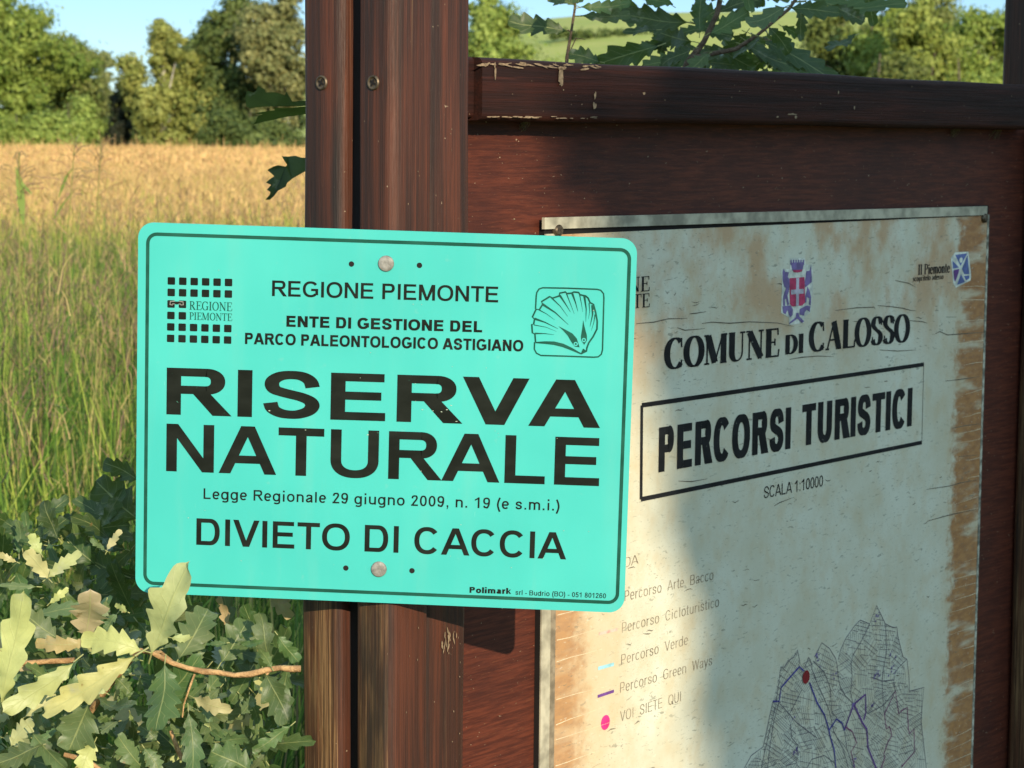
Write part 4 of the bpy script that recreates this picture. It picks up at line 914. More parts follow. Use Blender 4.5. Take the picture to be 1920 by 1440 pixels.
# --- the oak branch that reaches in front of the sign's lower left corner
fb = MB(); tw = MB(); sid = 100
def px_leaf(m, b, t, wpx, col, Y=1.84, dY=0.0, face=None, **kw):
    global sid; sid += 1
    B_, T_ = G(b[0], b[1], Y), G(t[0], t[1], Y + dY)
    f = face or (CAMDIR + Vector((random.uniform(-0.5, 0.5), 0, random.uniform(-0.3, 0.7))))
    leaf(m, B_, T_, wpx / FPX * Y, jit(col, 0.12), f.normalized(), seed=sid, curl=kw.pop('curl', random.uniform(-0.14, 0.26)), **kw)
FR = [((5, 1315), (36, 1118), 78, PALE, 1.80, -0.02), ((108, 1198), (42, 1150), 62, GRN2, 1.86, 0.0), ((160, 1196), (172, 1096), 84, TAN, 1.84, -0.02), ((284, 1226), (338, 1070), 92, PALE, 1.83, -0.03), ((268, 1220), (150, 1192), 66, PALE, 1.82, 0.0),
      ((256, 1228), (80, 1338), 66, PALE, 1.79, -0.02), ((140, 1240), (8, 1338), 58, PALE, 1.80, -0.02), ((168, 1318), (128, 1408), 100, GRN2, 1.80, 0.0), ((309, 1243), (300, 1374), 92, GRN, 1.82, -0.02), ((333, 1238), (392, 1130), 88, GRN2, 1.87, 0.03),
      ((414, 1243), (466, 1162), 72, GRN, 1.88, 0.02), ((505, 1246), (486, 1148), 58, GRN2, 1.86, 0.0), ((497, 1262), (545, 1358), 74, GRN, 1.85, -0.02), ((353, 1334), (360, 1460), 52, GRN, 1.84, -0.02), ((480, 1450), (394, 1412), 84, GRN, 1.84, 0.0), ((546, 1360), (478, 1414), 40, GRN2, 1.86, -0.01),
      ((362, 1308), (420, 1334), 40, PALE, 1.84, -0.02), ((92, 1086), (48, 1032), 46, PALE, 1.86, 0.0), ((88, 1084), (150, 1036), 34, PALE, 1.87, 0.02), ((78, 1040), (58, 1000), 28, PALE, 1.90, 0.0), ((200, 1034), (223, 993), 22, PALE, 1.90, 0.0), ((198, 1032), (168, 1012), 16, GRN2, 1.90, 0.0),
      ((92, 1132), (124, 1102), 20, PALE, 1.88, 0.0), ((32, 1054), (-6, 1036), 18, PALE, 1.87, 0.0), ((70, 1100), (0, 1096), 20, GRN2, 1.86, 0.0), ((82, 1396), (-10, 1430), 60, GRN, 1.80, 0.0), ((60, 1370), (120, 1450), 60, GRN2, 1.80, 0.0), ((178, 1390), (150, 1450), 50, PALE, 1.80, 0.0),
      ((60, 1260), (-20, 1200), 60, TAN, 1.85, 0.0), ((165, 1206), (60, 1212), 40, TAN, 1.83, 0.0), ((220, 1150), (196, 1180), 26, GRN2, 1.90, 0.0), ((240, 1148), (215, 1135), 22, PALE, 1.88, 0.0), ((200, 1125), (190, 1160), 26, GRN2, 1.90, 0.0), ((295, 1390), (262, 1360), 40, GRN, 1.86, 0.0),
      ((270, 1402), (300, 1450), 40, GRN2, 1.85, 0.0), ((450, 1340), (478, 1308), 30, GRN2, 1.88, 0.0), ((448, 1300), (472, 1322), 28, GRN, 1.90, 0.0), ((520, 1190), (560, 1240), 40, GRN, 1.92, 0.0), ((430, 1180), (408, 1120), 30, TAN, 1.95, 0.0), ((500, 1100), (545, 1160), 40, TAN, 2.0, 0.0),
      ((215, 1270), (245, 1300), 36, GRN, 1.88, 0.0), ((225, 1330), (185, 1350), 30, GRN, 1.9, 0.0), ((45, 1345), (95, 1300), 40, PALE, 1.84, 0.0), ((20, 1400), (60, 1350), 50, PALE, 1.82, 0.0), ((390, 1250), (330, 1330), 46, GRN, 1.90, 0.0), ((470, 1255), (430, 1320), 36, GRN, 1.9, 0.0),
      ((540, 1250), (520, 1330), 40, GRN, 1.93, 0.0), ((560, 1110), (520, 1130), 22, TAN, 1.96, 0.0), ((0, 1180), (40, 1230), 50, PALE, 1.83, 0.0), ((120, 1290), (170, 1268), 30, GRN2, 1.85, 0.0), ((200, 1300), (160, 1280), 30, PALE, 1.83, 0.0)]
for b, t, wpx, col, Y, dY in FR: px_leaf(fb, b, t, wpx * 1.05, col, Y, dY, fold=random.uniform(-0.25, 0.5), twist=random.uniform(-0.5, 0.5))
for k in range(75):                 # small leaves and tips between the large ones
    b = (random.uniform(-20, 512), random.uniform(1195, 1470)); a = random.uniform(0, 6.28); L = random.uniform(22, 58)
    px_leaf(fb, b, (min(520, b[0] + math.cos(a) * L), max(1185, b[1] + math.sin(a) * L)), L * random.uniform(0.4, 0.7), random.choice([GRN, GRN2, GRN2, GRN2, PALE]), random.uniform(1.84, 1.92), random.uniform(-0.03, 0.03), fold=random.uniform(-0.3, 0.6), twist=random.uniform(-1.2, 1.2))
for k in range(70):                 # a middle layer, half in the sun
    b = (random.uniform(-40, 505), random.uniform(1200, 1470)); a = random.uniform(0, 6.28); L = random.uniform(50, 105)
    px_leaf(fb, b, (min(515, b[0] + math.cos(a) * L), max(1195, b[1] + math.sin(a) * L)), L * random.uniform(0.45, 0.7), random.choice([GRN, GRN2, GRN2, PALE]) if b[0] < 300 else random.choice([GRN, GRN2, GRN2, PALE]), random.uniform(1.87, 1.99), random.uniform(-0.06, 0.06), fold=random.uniform(-0.2, 0.5), twist=random.uniform(-0.9, 0.9))
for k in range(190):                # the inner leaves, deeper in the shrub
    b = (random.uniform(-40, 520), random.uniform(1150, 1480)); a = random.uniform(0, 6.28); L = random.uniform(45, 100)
    px_leaf(fb, b, (b[0] + math.cos(a) * L, b[1] + math.sin(a) * L), L * random.uniform(0.4, 0.65), random.choice([GRN, GRN, GRN2, SHADED]), random.uniform(1.92, 2.35), random.uniform(-0.05, 0.05), fold=random.uniform(-0.1, 0.4), twist=random.uniform(-0.6, 0.6))
for k in range(110):                # leaves on the lower limbs, below the picture
    p = Vector((random.uniform(-0.92, -0.35), random.uniform(1.82, 2.15), random.uniform(0.45, 0.98))); q = Vector((random.gauss(0, 1), random.gauss(0, 1), random.gauss(0, 0.7))).normalized()
    sid += 1; leaf(fb, p, p + q * random.uniform(0.04, 0.075), 0.034, jit(random.choice([GRN, GRN2, PALE])), (CAMDIR + Vector((0, 0, 0.8))).normalized(), seed=sid)
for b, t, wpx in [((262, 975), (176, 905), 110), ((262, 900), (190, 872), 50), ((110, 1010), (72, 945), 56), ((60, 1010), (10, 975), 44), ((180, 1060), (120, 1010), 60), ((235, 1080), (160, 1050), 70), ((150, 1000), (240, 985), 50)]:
    px_leaf(fb, b, t, wpx, SHADED, 2.12, 0.0, fold=0.2)
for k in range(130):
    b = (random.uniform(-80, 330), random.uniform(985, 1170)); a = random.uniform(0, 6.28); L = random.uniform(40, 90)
    px_leaf(fb, b, (b[0] + math.cos(a) * L, b[1] + math.sin(a) * L), L * 0.5, random.choice([SHADED, GRN]), random.uniform(2.08, 2.4), random.uniform(-0.05, 0.05), twist=random.uniform(-0.6, 0.6))
def px_twig(m, pts, Y, r0, r1):
    P = [G(x, y, Y + (q[0] if (q := rest) else 0)) for (x, y, *rest) in pts]; n = len(P)
    m.tube(P, [0.78 * (r0 + (r1 - r0) * i / (n - 1)) * (1 + 0.16 * math.sin(i * 2.1)) for i in range(n)], 8)
px_twig(tw, [(564, 1254), (545, 1254), (525, 1252), (500, 1256), (470, 1264), (440, 1266), (410, 1261), (380, 1259), (350, 1252), (325, 1244), (305, 1234), (285, 1224), (262, 1219)], 1.85, 0.0034, 0.0024)
px_twig(tw, [(285, 1224), (300, 1222, .01), (322, 1238, .02)], 1.85, 0.002, 0.0012)
px_twig(tw, [(-60, 1262), (-10, 1252), (40, 1244), (90, 1240), (140, 1238)], 1.85, 0.0032, 0.0026)
px_twig(tw, [(120, 1415), (160, 1424), (190, 1445), (230, 1500)], 1.81, 0.0024, 0.003)
px_twig(tw, [(365, 1264), (358, 1282), (345, 1320), (342, 1345)], 1.85, 0.0012, 0.0008)
px_twig(tw, [(505, 1256), (505, 1246)], 1.86, 0.0014, 0.001); px_twig(tw, [(505, 1258), (498, 1268)], 1.85, 0.0014, 0.001)
px_twig(tw, [(320, 1370), (335, 1410), (342, 1425)], 1.88, 0.002, 0.0025)
px_twig(tw, [(-60, 1262), (-140, 1330), (-200, 1600)], 1.85, 0.0035, 0.006)
px_twig(tw, [(230, 1500), (150, 1650), (60, 1900)], 1.82, 0.003, 0.006)
px_twig(tw, [(262, 1219), (200, 1290, .06), (110, 1420, .1), (20, 1700, .1)], 1.85, 0.0024, 0.005)
P = [Vector((-0.86, 1.95, 0.0)), Vector((-0.84, 1.93, 0.3)), Vector((-0.80, 1.90, 0.6)), G(-200, 1600, 1.85)]
tw.tube(P, [0.016, 0.014, 0.011, 0.006], 10)
tw.tube([P[2], Vector((-0.62, 1.88, 0.80)), G(60, 1900, 1.82)], [0.010, 0.008, 0.006], 8)
tw.tube([P[2], Vector((-0.58, 1.95, 0.82)), G(20, 1700, 1.95)], [0.010, 0.008, 0.005], 8)
ob = empty('oak_shrub', Matrix.Translation((-0.86, 1.95, 0)), 'sunlit oak shrub with pale lobed leaves reaching over the lower left corner of the sign', 'shrub', 'young oaks around the board')
def reparent(o, root):
    o.parent = root; o.matrix_parent_inverse = root.matrix_world.inverted(); return o
bpy.context.view_layer.update()
reparent(fb.build('foliage', MAT['leaf'], None, True), ob); reparent(tw.build('branch', MAT['twig'], None, True), ob)
# --- the oak behind the board
ol = MB(); os_ = MB()
BK = [((1064, 56), (952, 46), 58), ((1080, 10), (1020, -12), 36), ((1088, 14), (1180, 4), 34), ((1090, 30), (1192, 34), 36), ((1290, 42), (1168, 22), 66), ((1126, 116), (1066, 100), 44), ((1235, 86), (1124, 124), 62), ((1232, 56), (1174, 66), 26), ((1300, 78), (1222, 58), 60), ((1312, 62), (1316, -6), 44),
      ((1300, 92), (1238, 122), 50), ((1330, 62), (1404, 22), 52), ((1428, 70), (1574, 136), 62), ((1500, 2), (1503, 78), 32), ((1474, 12), (1398, 44), 44), ((1508, 2), (1700, 8), 46), ((1604, 66), (1550, 100), 38), ((1398, 76), (1464, 130), 52), ((1345, 20), (1430, -10), 50), ((1355, 95), (1420, 130), 40), ((1330, 100), (1290, 130), 44),
      ((1395, 85), (1500, 130), 46), ((1352, 40), (1300, 10), 44), ((1400, 60), (1360, 110), 44), ((1290, 110), (1200, 126), 40), ((1480, 14), (1570, 20), 44), ((1440, 50), (1480, 100), 40), ((1260, 10), (1200, -20), 44), ((1560, 10), (1620, 40), 40), ((1350, 0), (1290, -30), 40)]
for b, t, wpx in BK: px_leaf(ol, b, t, wpx, random.choice([SHADED, SHADED, GRN]), random.uniform(2.72, 2.9), random.uniform(-0.04, 0.04), fold=random.uniform(0.0, 0.3))
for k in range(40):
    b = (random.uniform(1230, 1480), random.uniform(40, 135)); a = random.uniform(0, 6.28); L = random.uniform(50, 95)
    px_leaf(ol, b, (b[0] + math.cos(a) * L, b[1] + abs(math.sin(a)) * L * 0.5), L * 0.42, SHADED, random.uniform(2.75, 3.1), random.uniform(-0.05, 0.05), twist=random.uniform(-0.6, 0.6))
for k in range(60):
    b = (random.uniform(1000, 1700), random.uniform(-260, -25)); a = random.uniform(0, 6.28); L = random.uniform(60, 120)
    px_leaf(ol, b, (b[0] + math.cos(a) * L, b[1] + math.sin(a) * L), L * 0.45, random.choice([SHADED, GRN]), random.uniform(2.72, 3.1), random.uniform(-0.05, 0.05))
for k in range(120):
    p = Vector((random.uniform(-0.15, 0.75), random.uniform(2.75, 3.3), random.uniform(0.5, 1.5))); q = Vector((random.gauss(0, 1), random.gauss(0, 1), random.gauss(0, 0.7))).normalized()
    if p.y < 2.25 + 1.0 * (p.x + 0.1): continue
    sid += 1; leaf(ol, p, p + q * random.uniform(0.05, 0.09), 0.04, jit(GRN), (CAMDIR + Vector((0, 0, 1))).normalized(), seed=sid)
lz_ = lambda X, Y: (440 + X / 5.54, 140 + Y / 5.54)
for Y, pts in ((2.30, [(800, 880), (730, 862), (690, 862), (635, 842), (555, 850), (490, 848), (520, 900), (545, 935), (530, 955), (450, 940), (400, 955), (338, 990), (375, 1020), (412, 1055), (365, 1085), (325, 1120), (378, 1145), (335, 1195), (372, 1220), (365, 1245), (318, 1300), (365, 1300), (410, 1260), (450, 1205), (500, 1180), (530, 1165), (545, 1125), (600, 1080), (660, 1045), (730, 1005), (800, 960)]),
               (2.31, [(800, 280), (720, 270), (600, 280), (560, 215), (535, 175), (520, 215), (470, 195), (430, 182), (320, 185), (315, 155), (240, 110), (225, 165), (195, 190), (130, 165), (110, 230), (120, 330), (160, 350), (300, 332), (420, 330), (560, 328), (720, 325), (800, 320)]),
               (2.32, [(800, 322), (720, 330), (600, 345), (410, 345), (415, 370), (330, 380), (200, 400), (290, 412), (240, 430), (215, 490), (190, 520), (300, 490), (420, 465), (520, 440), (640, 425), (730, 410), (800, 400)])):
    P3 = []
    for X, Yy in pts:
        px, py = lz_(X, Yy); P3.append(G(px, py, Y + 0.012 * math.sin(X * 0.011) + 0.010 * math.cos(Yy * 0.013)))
    ol.poly(P3, (0.035, 0.062, 0.022), [(0.55, 0.5)] * len(P3))  # dark leaf tone with the post's shade put into it
px_twig(os_, [(1062, 130), (1063, 108), (1071, 60), (1078, 15), (1080, -40)], 2.8, 0.0028, 0.0018)
px_twig(os_, [(1275, 160), (1290, 118), (1320, 78), (1345, 25), (1356, -30), (1362, -200)], 2.84, 0.006, 0.0028)
px_twig(os_, [(1300, 108), (1380, 92), (1420, 66), (1480, 16), (1505, -20), (1560, -160)], 2.82, 0.0036, 0.002)
px_twig(os_, [(1063, 108), (1080, 72), (1098, 74)], 2.8, 0.001, 0.0006); px_twig(os_, [(1071, 60), (1064, 56)], 2.8, 0.001, 0.0008); px_twig(os_, [(1430, 72), (1480, 85), (1560, 128)], 2.79, 0.0008, 0.0006)
q0 = G(1275, 160, 2.84); q1 = G(1062, 130, 2.8); rt = Vector((0.28, 2.95, 0))
os_.tube([rt, Vector((0.27, 2.93, 0.5)), Vector((0.24, 2.9, 1.1)), q0], [0.018, 0.014, 0.010, 0.006], 10)
os_.tube([Vector((0.24, 2.9, 1.1)), Vector((0.14, 2.85, 1.4)), q1], [0.008, 0.005, 0.003], 8)
l0 = G(592, 300, 2.30); os_.tube([Vector((0.27, 2.93, 0.5)), Vector((0.02, 2.6, 1.1)), Vector((-0.16, 2.36, 1.45)), l0, G(586, 205, 2.3)], [0.008, 0.006, 0.004, 0.0025, 0.002], 8)
ob2 = empty('oak_shrub', Matrix.Translation(rt), 'shaded dark green oak shrub growing behind the notice board, its leaves above the top rail', 'shrub', 'young oaks around the board')
bpy.context.view_layer.update()
reparent(ol.build('foliage', MAT['leaf'], None, True), ob2); reparent(os_.build('branch', MAT['stem'], None, True), ob2)

# ------------------------------------------------------------------ trees
def leaf_quads(C, N, size, colr):
    """quads at centres C facing N"""
    n = len(C); N = N / (np.linalg.norm(N, axis=1, keepdims=True) + 1e-9); A = rng.normal(size=(n, 3)); U = np.cross(N, A); U /= np.linalg.norm(U, axis=1, keepdims=True) + 1e-9
    V = np.cross(N, U); s = (size * rng.uniform(0.6, 1.4, n))[:, None]; e = rng.uniform(0.45, 0.8, n)[:, None]
    v = np.stack([C - U * s, C - V * s * e, C + U * s, C + V * s * e], 1).reshape(-1, 3)
    return v, np.arange(n * 4).reshape(-1, 4), colr
def crown(lobes, n, size, cols, clump=0.22, nclump=70, keep=None):
    """lobes: (centre, radii). leaves gather in clumps over the lobes' outsides; gaps stay between clumps"""
    L = np.array([l[0] for l in lobes], float); Rr = np.array([l[1] for l in lobes], float); wgt = (Rr[:, 0] * Rr[:, 2]); wgt /= wgt.sum()
    idx = rng.choice(len(lobes), nclump, p=wgt); D = rng.normal(size=(nclump, 3)); D /= np.linalg.norm(D, axis=1, keepdims=True)
    CC = L[idx] + D * Rr[idx] * rng.uniform(0.45, 1.0, nclump)[:, None]; cr = Rr[idx].mean(1) * clump * rng.uniform(0.5, 1.3, nclump)
    ccol = rng.uniform(0, 1, nclump)
    k = rng.integers(0, nclump, n); off = rng.normal(size=(n, 3)); off[:, 2] *= 0.7
    far = rng.uniform(0, 1, n) < 0.12; off[far] *= 1.7; C = CC[k] + off * cr[k][:, None]; N = 0.6 * (C - L[idx[k]]) / Rr[idx[k]] + 0.8 * off + rng.normal(size=(n, 3)) * 0.5 + np.array([0, -0.1, 0.25])
    a, b = np.array(cols[0]), np.array(cols[1]); t = np.clip(ccol[k] * 0.7 + rng.normal(0, 0.22, n) + 0.1, 0, 1)[:, None]
    col = (a * (1 - t) + b * t) * rng.uniform(0.8, 1.2, (n, 1))
    if keep is not None:
        mk = keep(C); C, N, col = C[mk], N[mk], col[mk]
    return leaf_quads(C, N, np.full(len(C), size), col)
def tree(name, label, base, h, lobes, n, size, cols, trunk_r, trunk_mat='bark', group='trees beyond the meadow', cat='tree', nclump=70, clump=0.22, lean=(0, 0), keep=None):
    bx_, by_, bz_ = base
    root = empty(name, Matrix.Translation(base), label, cat, group)
    m = MB(); top = Vector((lean[0], lean[1], h * 0.9)); pts = [Vector((0, 0, -0.1)) + top * t + Vector((0.12 * math.sin(t * 5 + bx_), 0.1 * math.sin(t * 4 + by_), 0)) * (h / 8) for t in np.linspace(0, 1, 8)]
    m.tube(pts, [trunk_r * (1 - 0.85 * t) for t in np.linspace(0, 1, 8)], 8)
    for c, r in lobes:
        s = pts[min(6, max(1, int(7 * 0.7 * c[2] / h)))]; e = Vector(c); mid = (s + e) / 2 + Vector((0, 0, -0.05 * h))
        m.tube([s, mid, e], [trunk_r * 0.4, trunk_r * 0.25, trunk_r * 0.1], 6)
    m.build('trunk', MAT[trunk_mat], root, True)
    v, q, c = crown(lobes, n, size, cols, clump, nclump, keep)
    np_mesh('crown', v, q, c, MAT['foliage'], root)
    return root
def far_tree(name, label, px, pyt, pyb, wpx, Y, cols, shape='round', n=9000, size=0.11, tm='bark', ngr=70, grp='trees beyond the meadow', clump=0.22):
    P = G(px, pyb, Y); h = (G(px, pyt, Y).z); hw = wpx / FPX * Y / 2; zb = max(0.0, P.z)
    L = []; rr = random.Random(int(px * 7 + pyt))
    if shape in ('round', 'tall'):
        K = 16 if shape == 'round' else 12
        for k in range(K):
            t = (k + 0.5) / K; pr = (math.sqrt(max(0.0, 1 - ((t - 0.38) / 0.64) ** 2)) if shape == 'round' else 1.02 - 0.86 * t); r_ = hw * (0.24 + 0.24 * pr) * rr.uniform(0.6, 1.35)
            ox = rr.uniform(-1, 1) * max(0.0, hw * pr * rr.uniform(0.8, 1.15) - r_ * 0.6)
            L.append(((ox, rr.uniform(-0.5, 0.5) * hw * pr, h * (0.06 + 0.86 * t)), (r_, r_, min(r_ * 1.1, h * 0.14) * rr.uniform(0.75, 1.3))))
    else:   # bush
        for k in range(6):
            L.append(((rr.uniform(-0.7, 0.7) * hw, rr.uniform(-0.4, 0.4) * hw, h * rr.uniform(0.25, 0.65)), (hw * 0.5, hw * 0.5, h * 0.30)))
    return tree(name, label, (P.x, Y, 0.0), h, L, int(n * 2.4), size * 1.0, cols, 0.02 * h + 0.03, tm, grp, 'tree' if shape != 'bush' else 'bush', int(ngr * 2.2), clump * 1.15)
YG = ((0.125, 0.19, 0.030), (0.30, 0.36, 0.075)); OLV = ((0.125, 0.165, 0.04), (0.28, 0.30, 0.09)); DKG = ((0.058, 0.095, 0.025), (0.15, 0.19, 0.05)); BLK = ((0.016, 0.022, 0.012), (0.045, 0.052, 0.024)); BRG = ((0.17, 0.245, 0.045), (0.34, 0.41, 0.10)); GRY = ((0.15, 0.185, 0.075), (0.31, 0.33, 0.14))  # BLK: near-black crowns set in the dark gaps of the tree row
far_tree('broadleaf_tree', 'tall full yellow-green tree at the far left edge of the meadow', 18, -20, 268, 270, 112, YG, 'round', 15000, 0.105, ngr=110)
far_tree('broadleaf_tree', 'olive tree with a rounded top, between the far left tree and the gap of sky', 125, 70, 268, 170, 116, OLV, 'round', 9000, 0.10)
far_tree('slender_tree', 'slim grey-green tree with a thin pointed top just left of the gap of sky', 160, 74, 268, 90, 120, GRY, 'tall', 6000, 0.10)
far_tree('slender_tree', 'slim pale tree sloping down to the gap of sky', 196, 92, 268, 80, 119, GRY, 'tall', 5500, 0.10)
far_tree('broadleaf_tree', 'dull green tree in the back row, showing through behind the far left trees', 85, 120, 266, 190, 126, OLV, 'round', 8000, 0.11)
far_tree('broadleaf_tree', 'dull green tree in the back row, filling in under the gap of sky', 250, 165, 266, 130, 126, DKG, 'round', 7000, 0.11)
far_tree('broadleaf_tree', 'dull back-row tree between the light olive tree and the big dark tree', 375, 70, 266, 130, 124, DKG, 'round', 8000, 0.11)
far_tree('bush', 'bright yellow-green bush low at the meadow edge under the far left trees', 130, 175, 272, 140, 104, BRG, 'bush', 7000, 0.09, grp='bushes at the meadow edge')
far_tree('bush', 'yellowish bush at the far left end of the meadow edge', 30, 195, 272, 110, 103, YG, 'bush', 5000, 0.09, grp='bushes at the meadow edge')
far_tree('dark_gap_tree', 'small blackish tree in the shade under the gap of sky', 226, 150, 272, 75, 110, BLK, 'tall', 6000, 0.09)
far_tree('broadleaf_tree', 'light olive tree standing alone in the middle right of the sky gap', 306, 30, 272, 150, 108, ((0.18, 0.21, 0.045), (0.36, 0.37, 0.105)), 'round', 13000, 0.10, 'birch', 110)
far_tree('dark_gap_tree', 'dark shaded tree squeezed between the light olive tree and the big dark green tree', 352, 140, 272, 85, 110, BLK, 'round', 6500, 0.10)
far_tree('broadleaf_tree', 'big dark green dense tree left of the brown post', 440, -2, 272, 200, 109, DKG, 'round', 17000, 0.105, 'bark', 120)
far_tree('broadleaf_tree', 'grey-green birch with a white trunk half hidden by the brown post', 540, -60, 272, 150, 106, ((0.15, 0.17, 0.06), (0.31, 0.30, 0.12)), 'round', 10000, 0.10, 'birch', 80)
far_tree('bush', 'dark green bush in front of the big dark tree beside the post', 470, 190, 274, 190, 102, DKG, 'bush', 7000, 0.09, grp='bushes at the meadow edge')
far_tree('broadleaf_tree', 'bright green poplar-like tree just right of the brown post, above the rail', 918, -30, 300, 150, 75, BRG, 'round', 9000, 0.075, ngr=90)
far_tree('bush', 'light green bush beside the bright tree above the rail, left end', 1000, 74, 300, 200, 74, BRG, 'bush', 5000, 0.07, grp='bushes at the meadow edge')
for lb, px, pyt, wpx, Y, c in [('dull olive tree farther back behind the row above the rail', 1700, -60, 260, 78, OLV), ('dark olive tree among the oak leaves at the top of the board', 1565, -45, 170, 66, ((0.09, 0.125, 0.03), (0.20, 0.24, 0.06))), ('mid green tree in the thick row above the right part of the rail', 1640, -40, 180, 63, YG), ('green tree with a pale leaning branch above the right part of the rail', 1725, -30, 180, 60, ((0.15, 0.195, 0.035), (0.33, 0.37, 0.085))), ('light yellow-green tree beside the dark right post', 1830, 2, 220, 62, YG), ('tall green tree behind the dark right post', 1920, -40, 150, 64, YG)]:
    far_tree('broadleaf_tree', lb, px, pyt, 320, wpx, Y, c, 'round', 10000, 0.068, ngr=100)
far_tree('bush', 'dark bush low under the tree row, right of the oak leaves', 1640, 60, 320, 170, 58, ((0.09, 0.115, 0.026), (0.20, 0.225, 0.055)), 'bush', 7000, 0.06, grp='bushes at the meadow edge')
far_tree('bush', 'yellow-green bush low beside the dark right post', 1790, 70, 320, 170, 58, YG, 'bush', 7000, 0.06, grp='bushes at the meadow edge')

hl = []; rr_ = random.Random(3)
for k in range(40):
    P_ = G(1040 + k * 8.5, 66 + 0.02 * k + rr_.uniform(-1.5, 1.5), 452); hl.append(((P_.x - 20, rr_.uniform(-1.5, 1.5), P_.z - 21.0 + rr_.uniform(-0.2, 0.5)), (1.3, 1.0, rr_.uniform(0.5, 1.0))))
hr = empty('hedge', Matrix.Translation((20, 452, 21.0)), 'thin dark hedge running across the far green hillside', 'hedge')
v, q, c = crown(hl, 5000, 0.28, DKG, 0.35, 160); np_mesh('foliage', v, q, c, MAT['foliage'], hr)
# unseen tree added behind right of the viewer, crown trimmed to shape the shade
def sunproj(C):                       # where the shadow of each point falls on the board's panel
    S = np.array(SUN); n = np.array(-BY); Q = np.array(BO + BY * 0.0616)
    t = ((C - Q) @ n) / (S @ n); H = C - t[:, None] * S
    return (H - np.array(BO)) @ np.array(BX), H[:, 2]
TB = np.array([4.46, -6.09, 0.0])
def keep_shade(C):
    X, Z = sunproj(C + TB); lim = np.interp(Z, [0.0, 1.0, 1.25, 1.45, 1.6, 1.75, 2.2, 3.5], [0.68, 0.565, 0.510, 0.440, 0.300, 0.24, 0.10, -0.3])
    D = C + TB; t = (D[:, 2] - 0.8) / SUN.z; hx, hy = D[:, 0] - t * SUN.x, D[:, 1] - t * SUN.y     # its shadow on the meadow
    return (X > lim + rng.normal(0, 0.012, len(X))) & (C[:, 2] > 0.7) & ~((hy > 4.4) & (hx < -0.15 * hy))
tree('broadleaf_tree', 'unseen leafy tree added behind the viewer, crown shaped to shade the right of the board', TB, 6.6,
     [((-1.5, 0.7, 4.2), (1.1, 1.1, 1.3)), ((-1.3, 0.8, 3.2), (1.0, 1.0, 0.9)), ((-0.4, 0.2, 4.4), (1.4, 1.4, 1.5)), ((0.6, -0.3, 4.4), (1.4, 1.3, 1.4)), ((-0.8, 0.4, 5.4), (1.3, 1.3, 0.9)), ((-1.2, 1.2, 2.7), (0.9, 0.8, 0.7))],
     26000, 0.055, DKG, 0.12, nclump=260, clump=0.26, group='added shade trees behind the viewer', keep=keep_shade)

# ------------------------------------------------------------------ meadow
def blades(P, h, wd, lean, cols, seg=3, droop=0.25):
    """tapered blades: P (n,3) roots"""
    n = len(P); az = rng.uniform(0, 2 * np.pi, n); d = np.stack([np.cos(az), np.sin(az), np.zeros(n)], 1); fa = rng.uniform(-0.9, 0.9, n)
    sd_ = np.stack([np.cos(fa), np.sin(fa), np.zeros(n)], 1); rows = []
    for k in range(seg + 1):
        t = k / seg; c = P + d * (h * lean * (t ** 1.8))[:, None]; c[:, 2] += h * (t - droop * lean * t * t)
        wk = wd * (1 - 0.85 * t ** 1.5); rows.append((c - sd_ * wk[:, None] / 2, c + sd_ * wk[:, None] / 2))
    V = np.stack([x for r in rows for x in r], 1).reshape(-1, 3); b = np.arange(n)[:, None] * (2 * (seg + 1)); Q = []
    for k in range(seg): Q.append(b + np.array([[2 * k, 2 * k + 1, 2 * k + 3, 2 * k + 2]]))
    return V, np.stack(Q, 1).reshape(-1, 4), np.repeat(cols, seg, 0)
class Big:
    def __init__(s): s.V = []; s.Q = []; s.C = []; s.n = 0
    def add(s, V, Q, C): s.V.append(V); s.Q.append(Q + s.n); s.C.append(C); s.n += len(V)
    def build(s, name, mat): return np_mesh(name, np.concatenate(s.V), np.concatenate(s.Q), np.concatenate(s.C), mat)
def field_pts(n, y0, y1, a0, a1, power=1.0):
    y = y0 + (y1 - y0) * rng.uniform(0, 1, n) ** power; a = rng.uniform(a0, a1, n); x = np.tan(a) * y
    return np.stack([x, y, np.zeros(n)], 1)
def off_board(P):                     # keep clear of the board itself
    r = P - np.array(BO); X = r @ np.array(BX); Y = r @ np.array(BY)
    return P[~((X > -0.1) & (X < 1.5) & (Y > -0.15) & (Y < 0.25))]
def pick(n, table):
    t = np.array([c for c, _ in table]); p = np.array([q for _, q in table], float); p /= p.sum()
    return t[rng.choice(len(t), n, p=p)] * rng.uniform(0.75, 1.25, (n, 1))
GREENS = [((0.075, 0.155, 0.022), 5), ((0.13, 0.22, 0.030), 5), ((0.33, 0.39, 0.065), 3), ((0.36, 0.30, 0.10), 2), ((0.032, 0.065, 0.014), 6)]
TANS = [((0.62, 0.385, 0.165), 5), ((0.68, 0.45, 0.19), 3), ((0.56, 0.41, 0.15), 3), ((0.52, 0.30, 0.14), 2)]
big = Big(); heads = Big()
def patch(n, y0, y1, a0, a1, hm, hs, wd, table, lean=0.35, power=1.0, seg=3):
    P = off_board(field_pts(n, y0, y1, a0, a1, power)); n = len(P); h = np.clip(rng.normal(hm, hs, n), hm * 0.4, hm * 1.5)
    big.add(*blades(P, h, np.full(n, wd) * rng.uniform(0.6, 1.5, n), np.abs(rng.normal(0, lean, n)), pick(n, table), seg)); return P, h
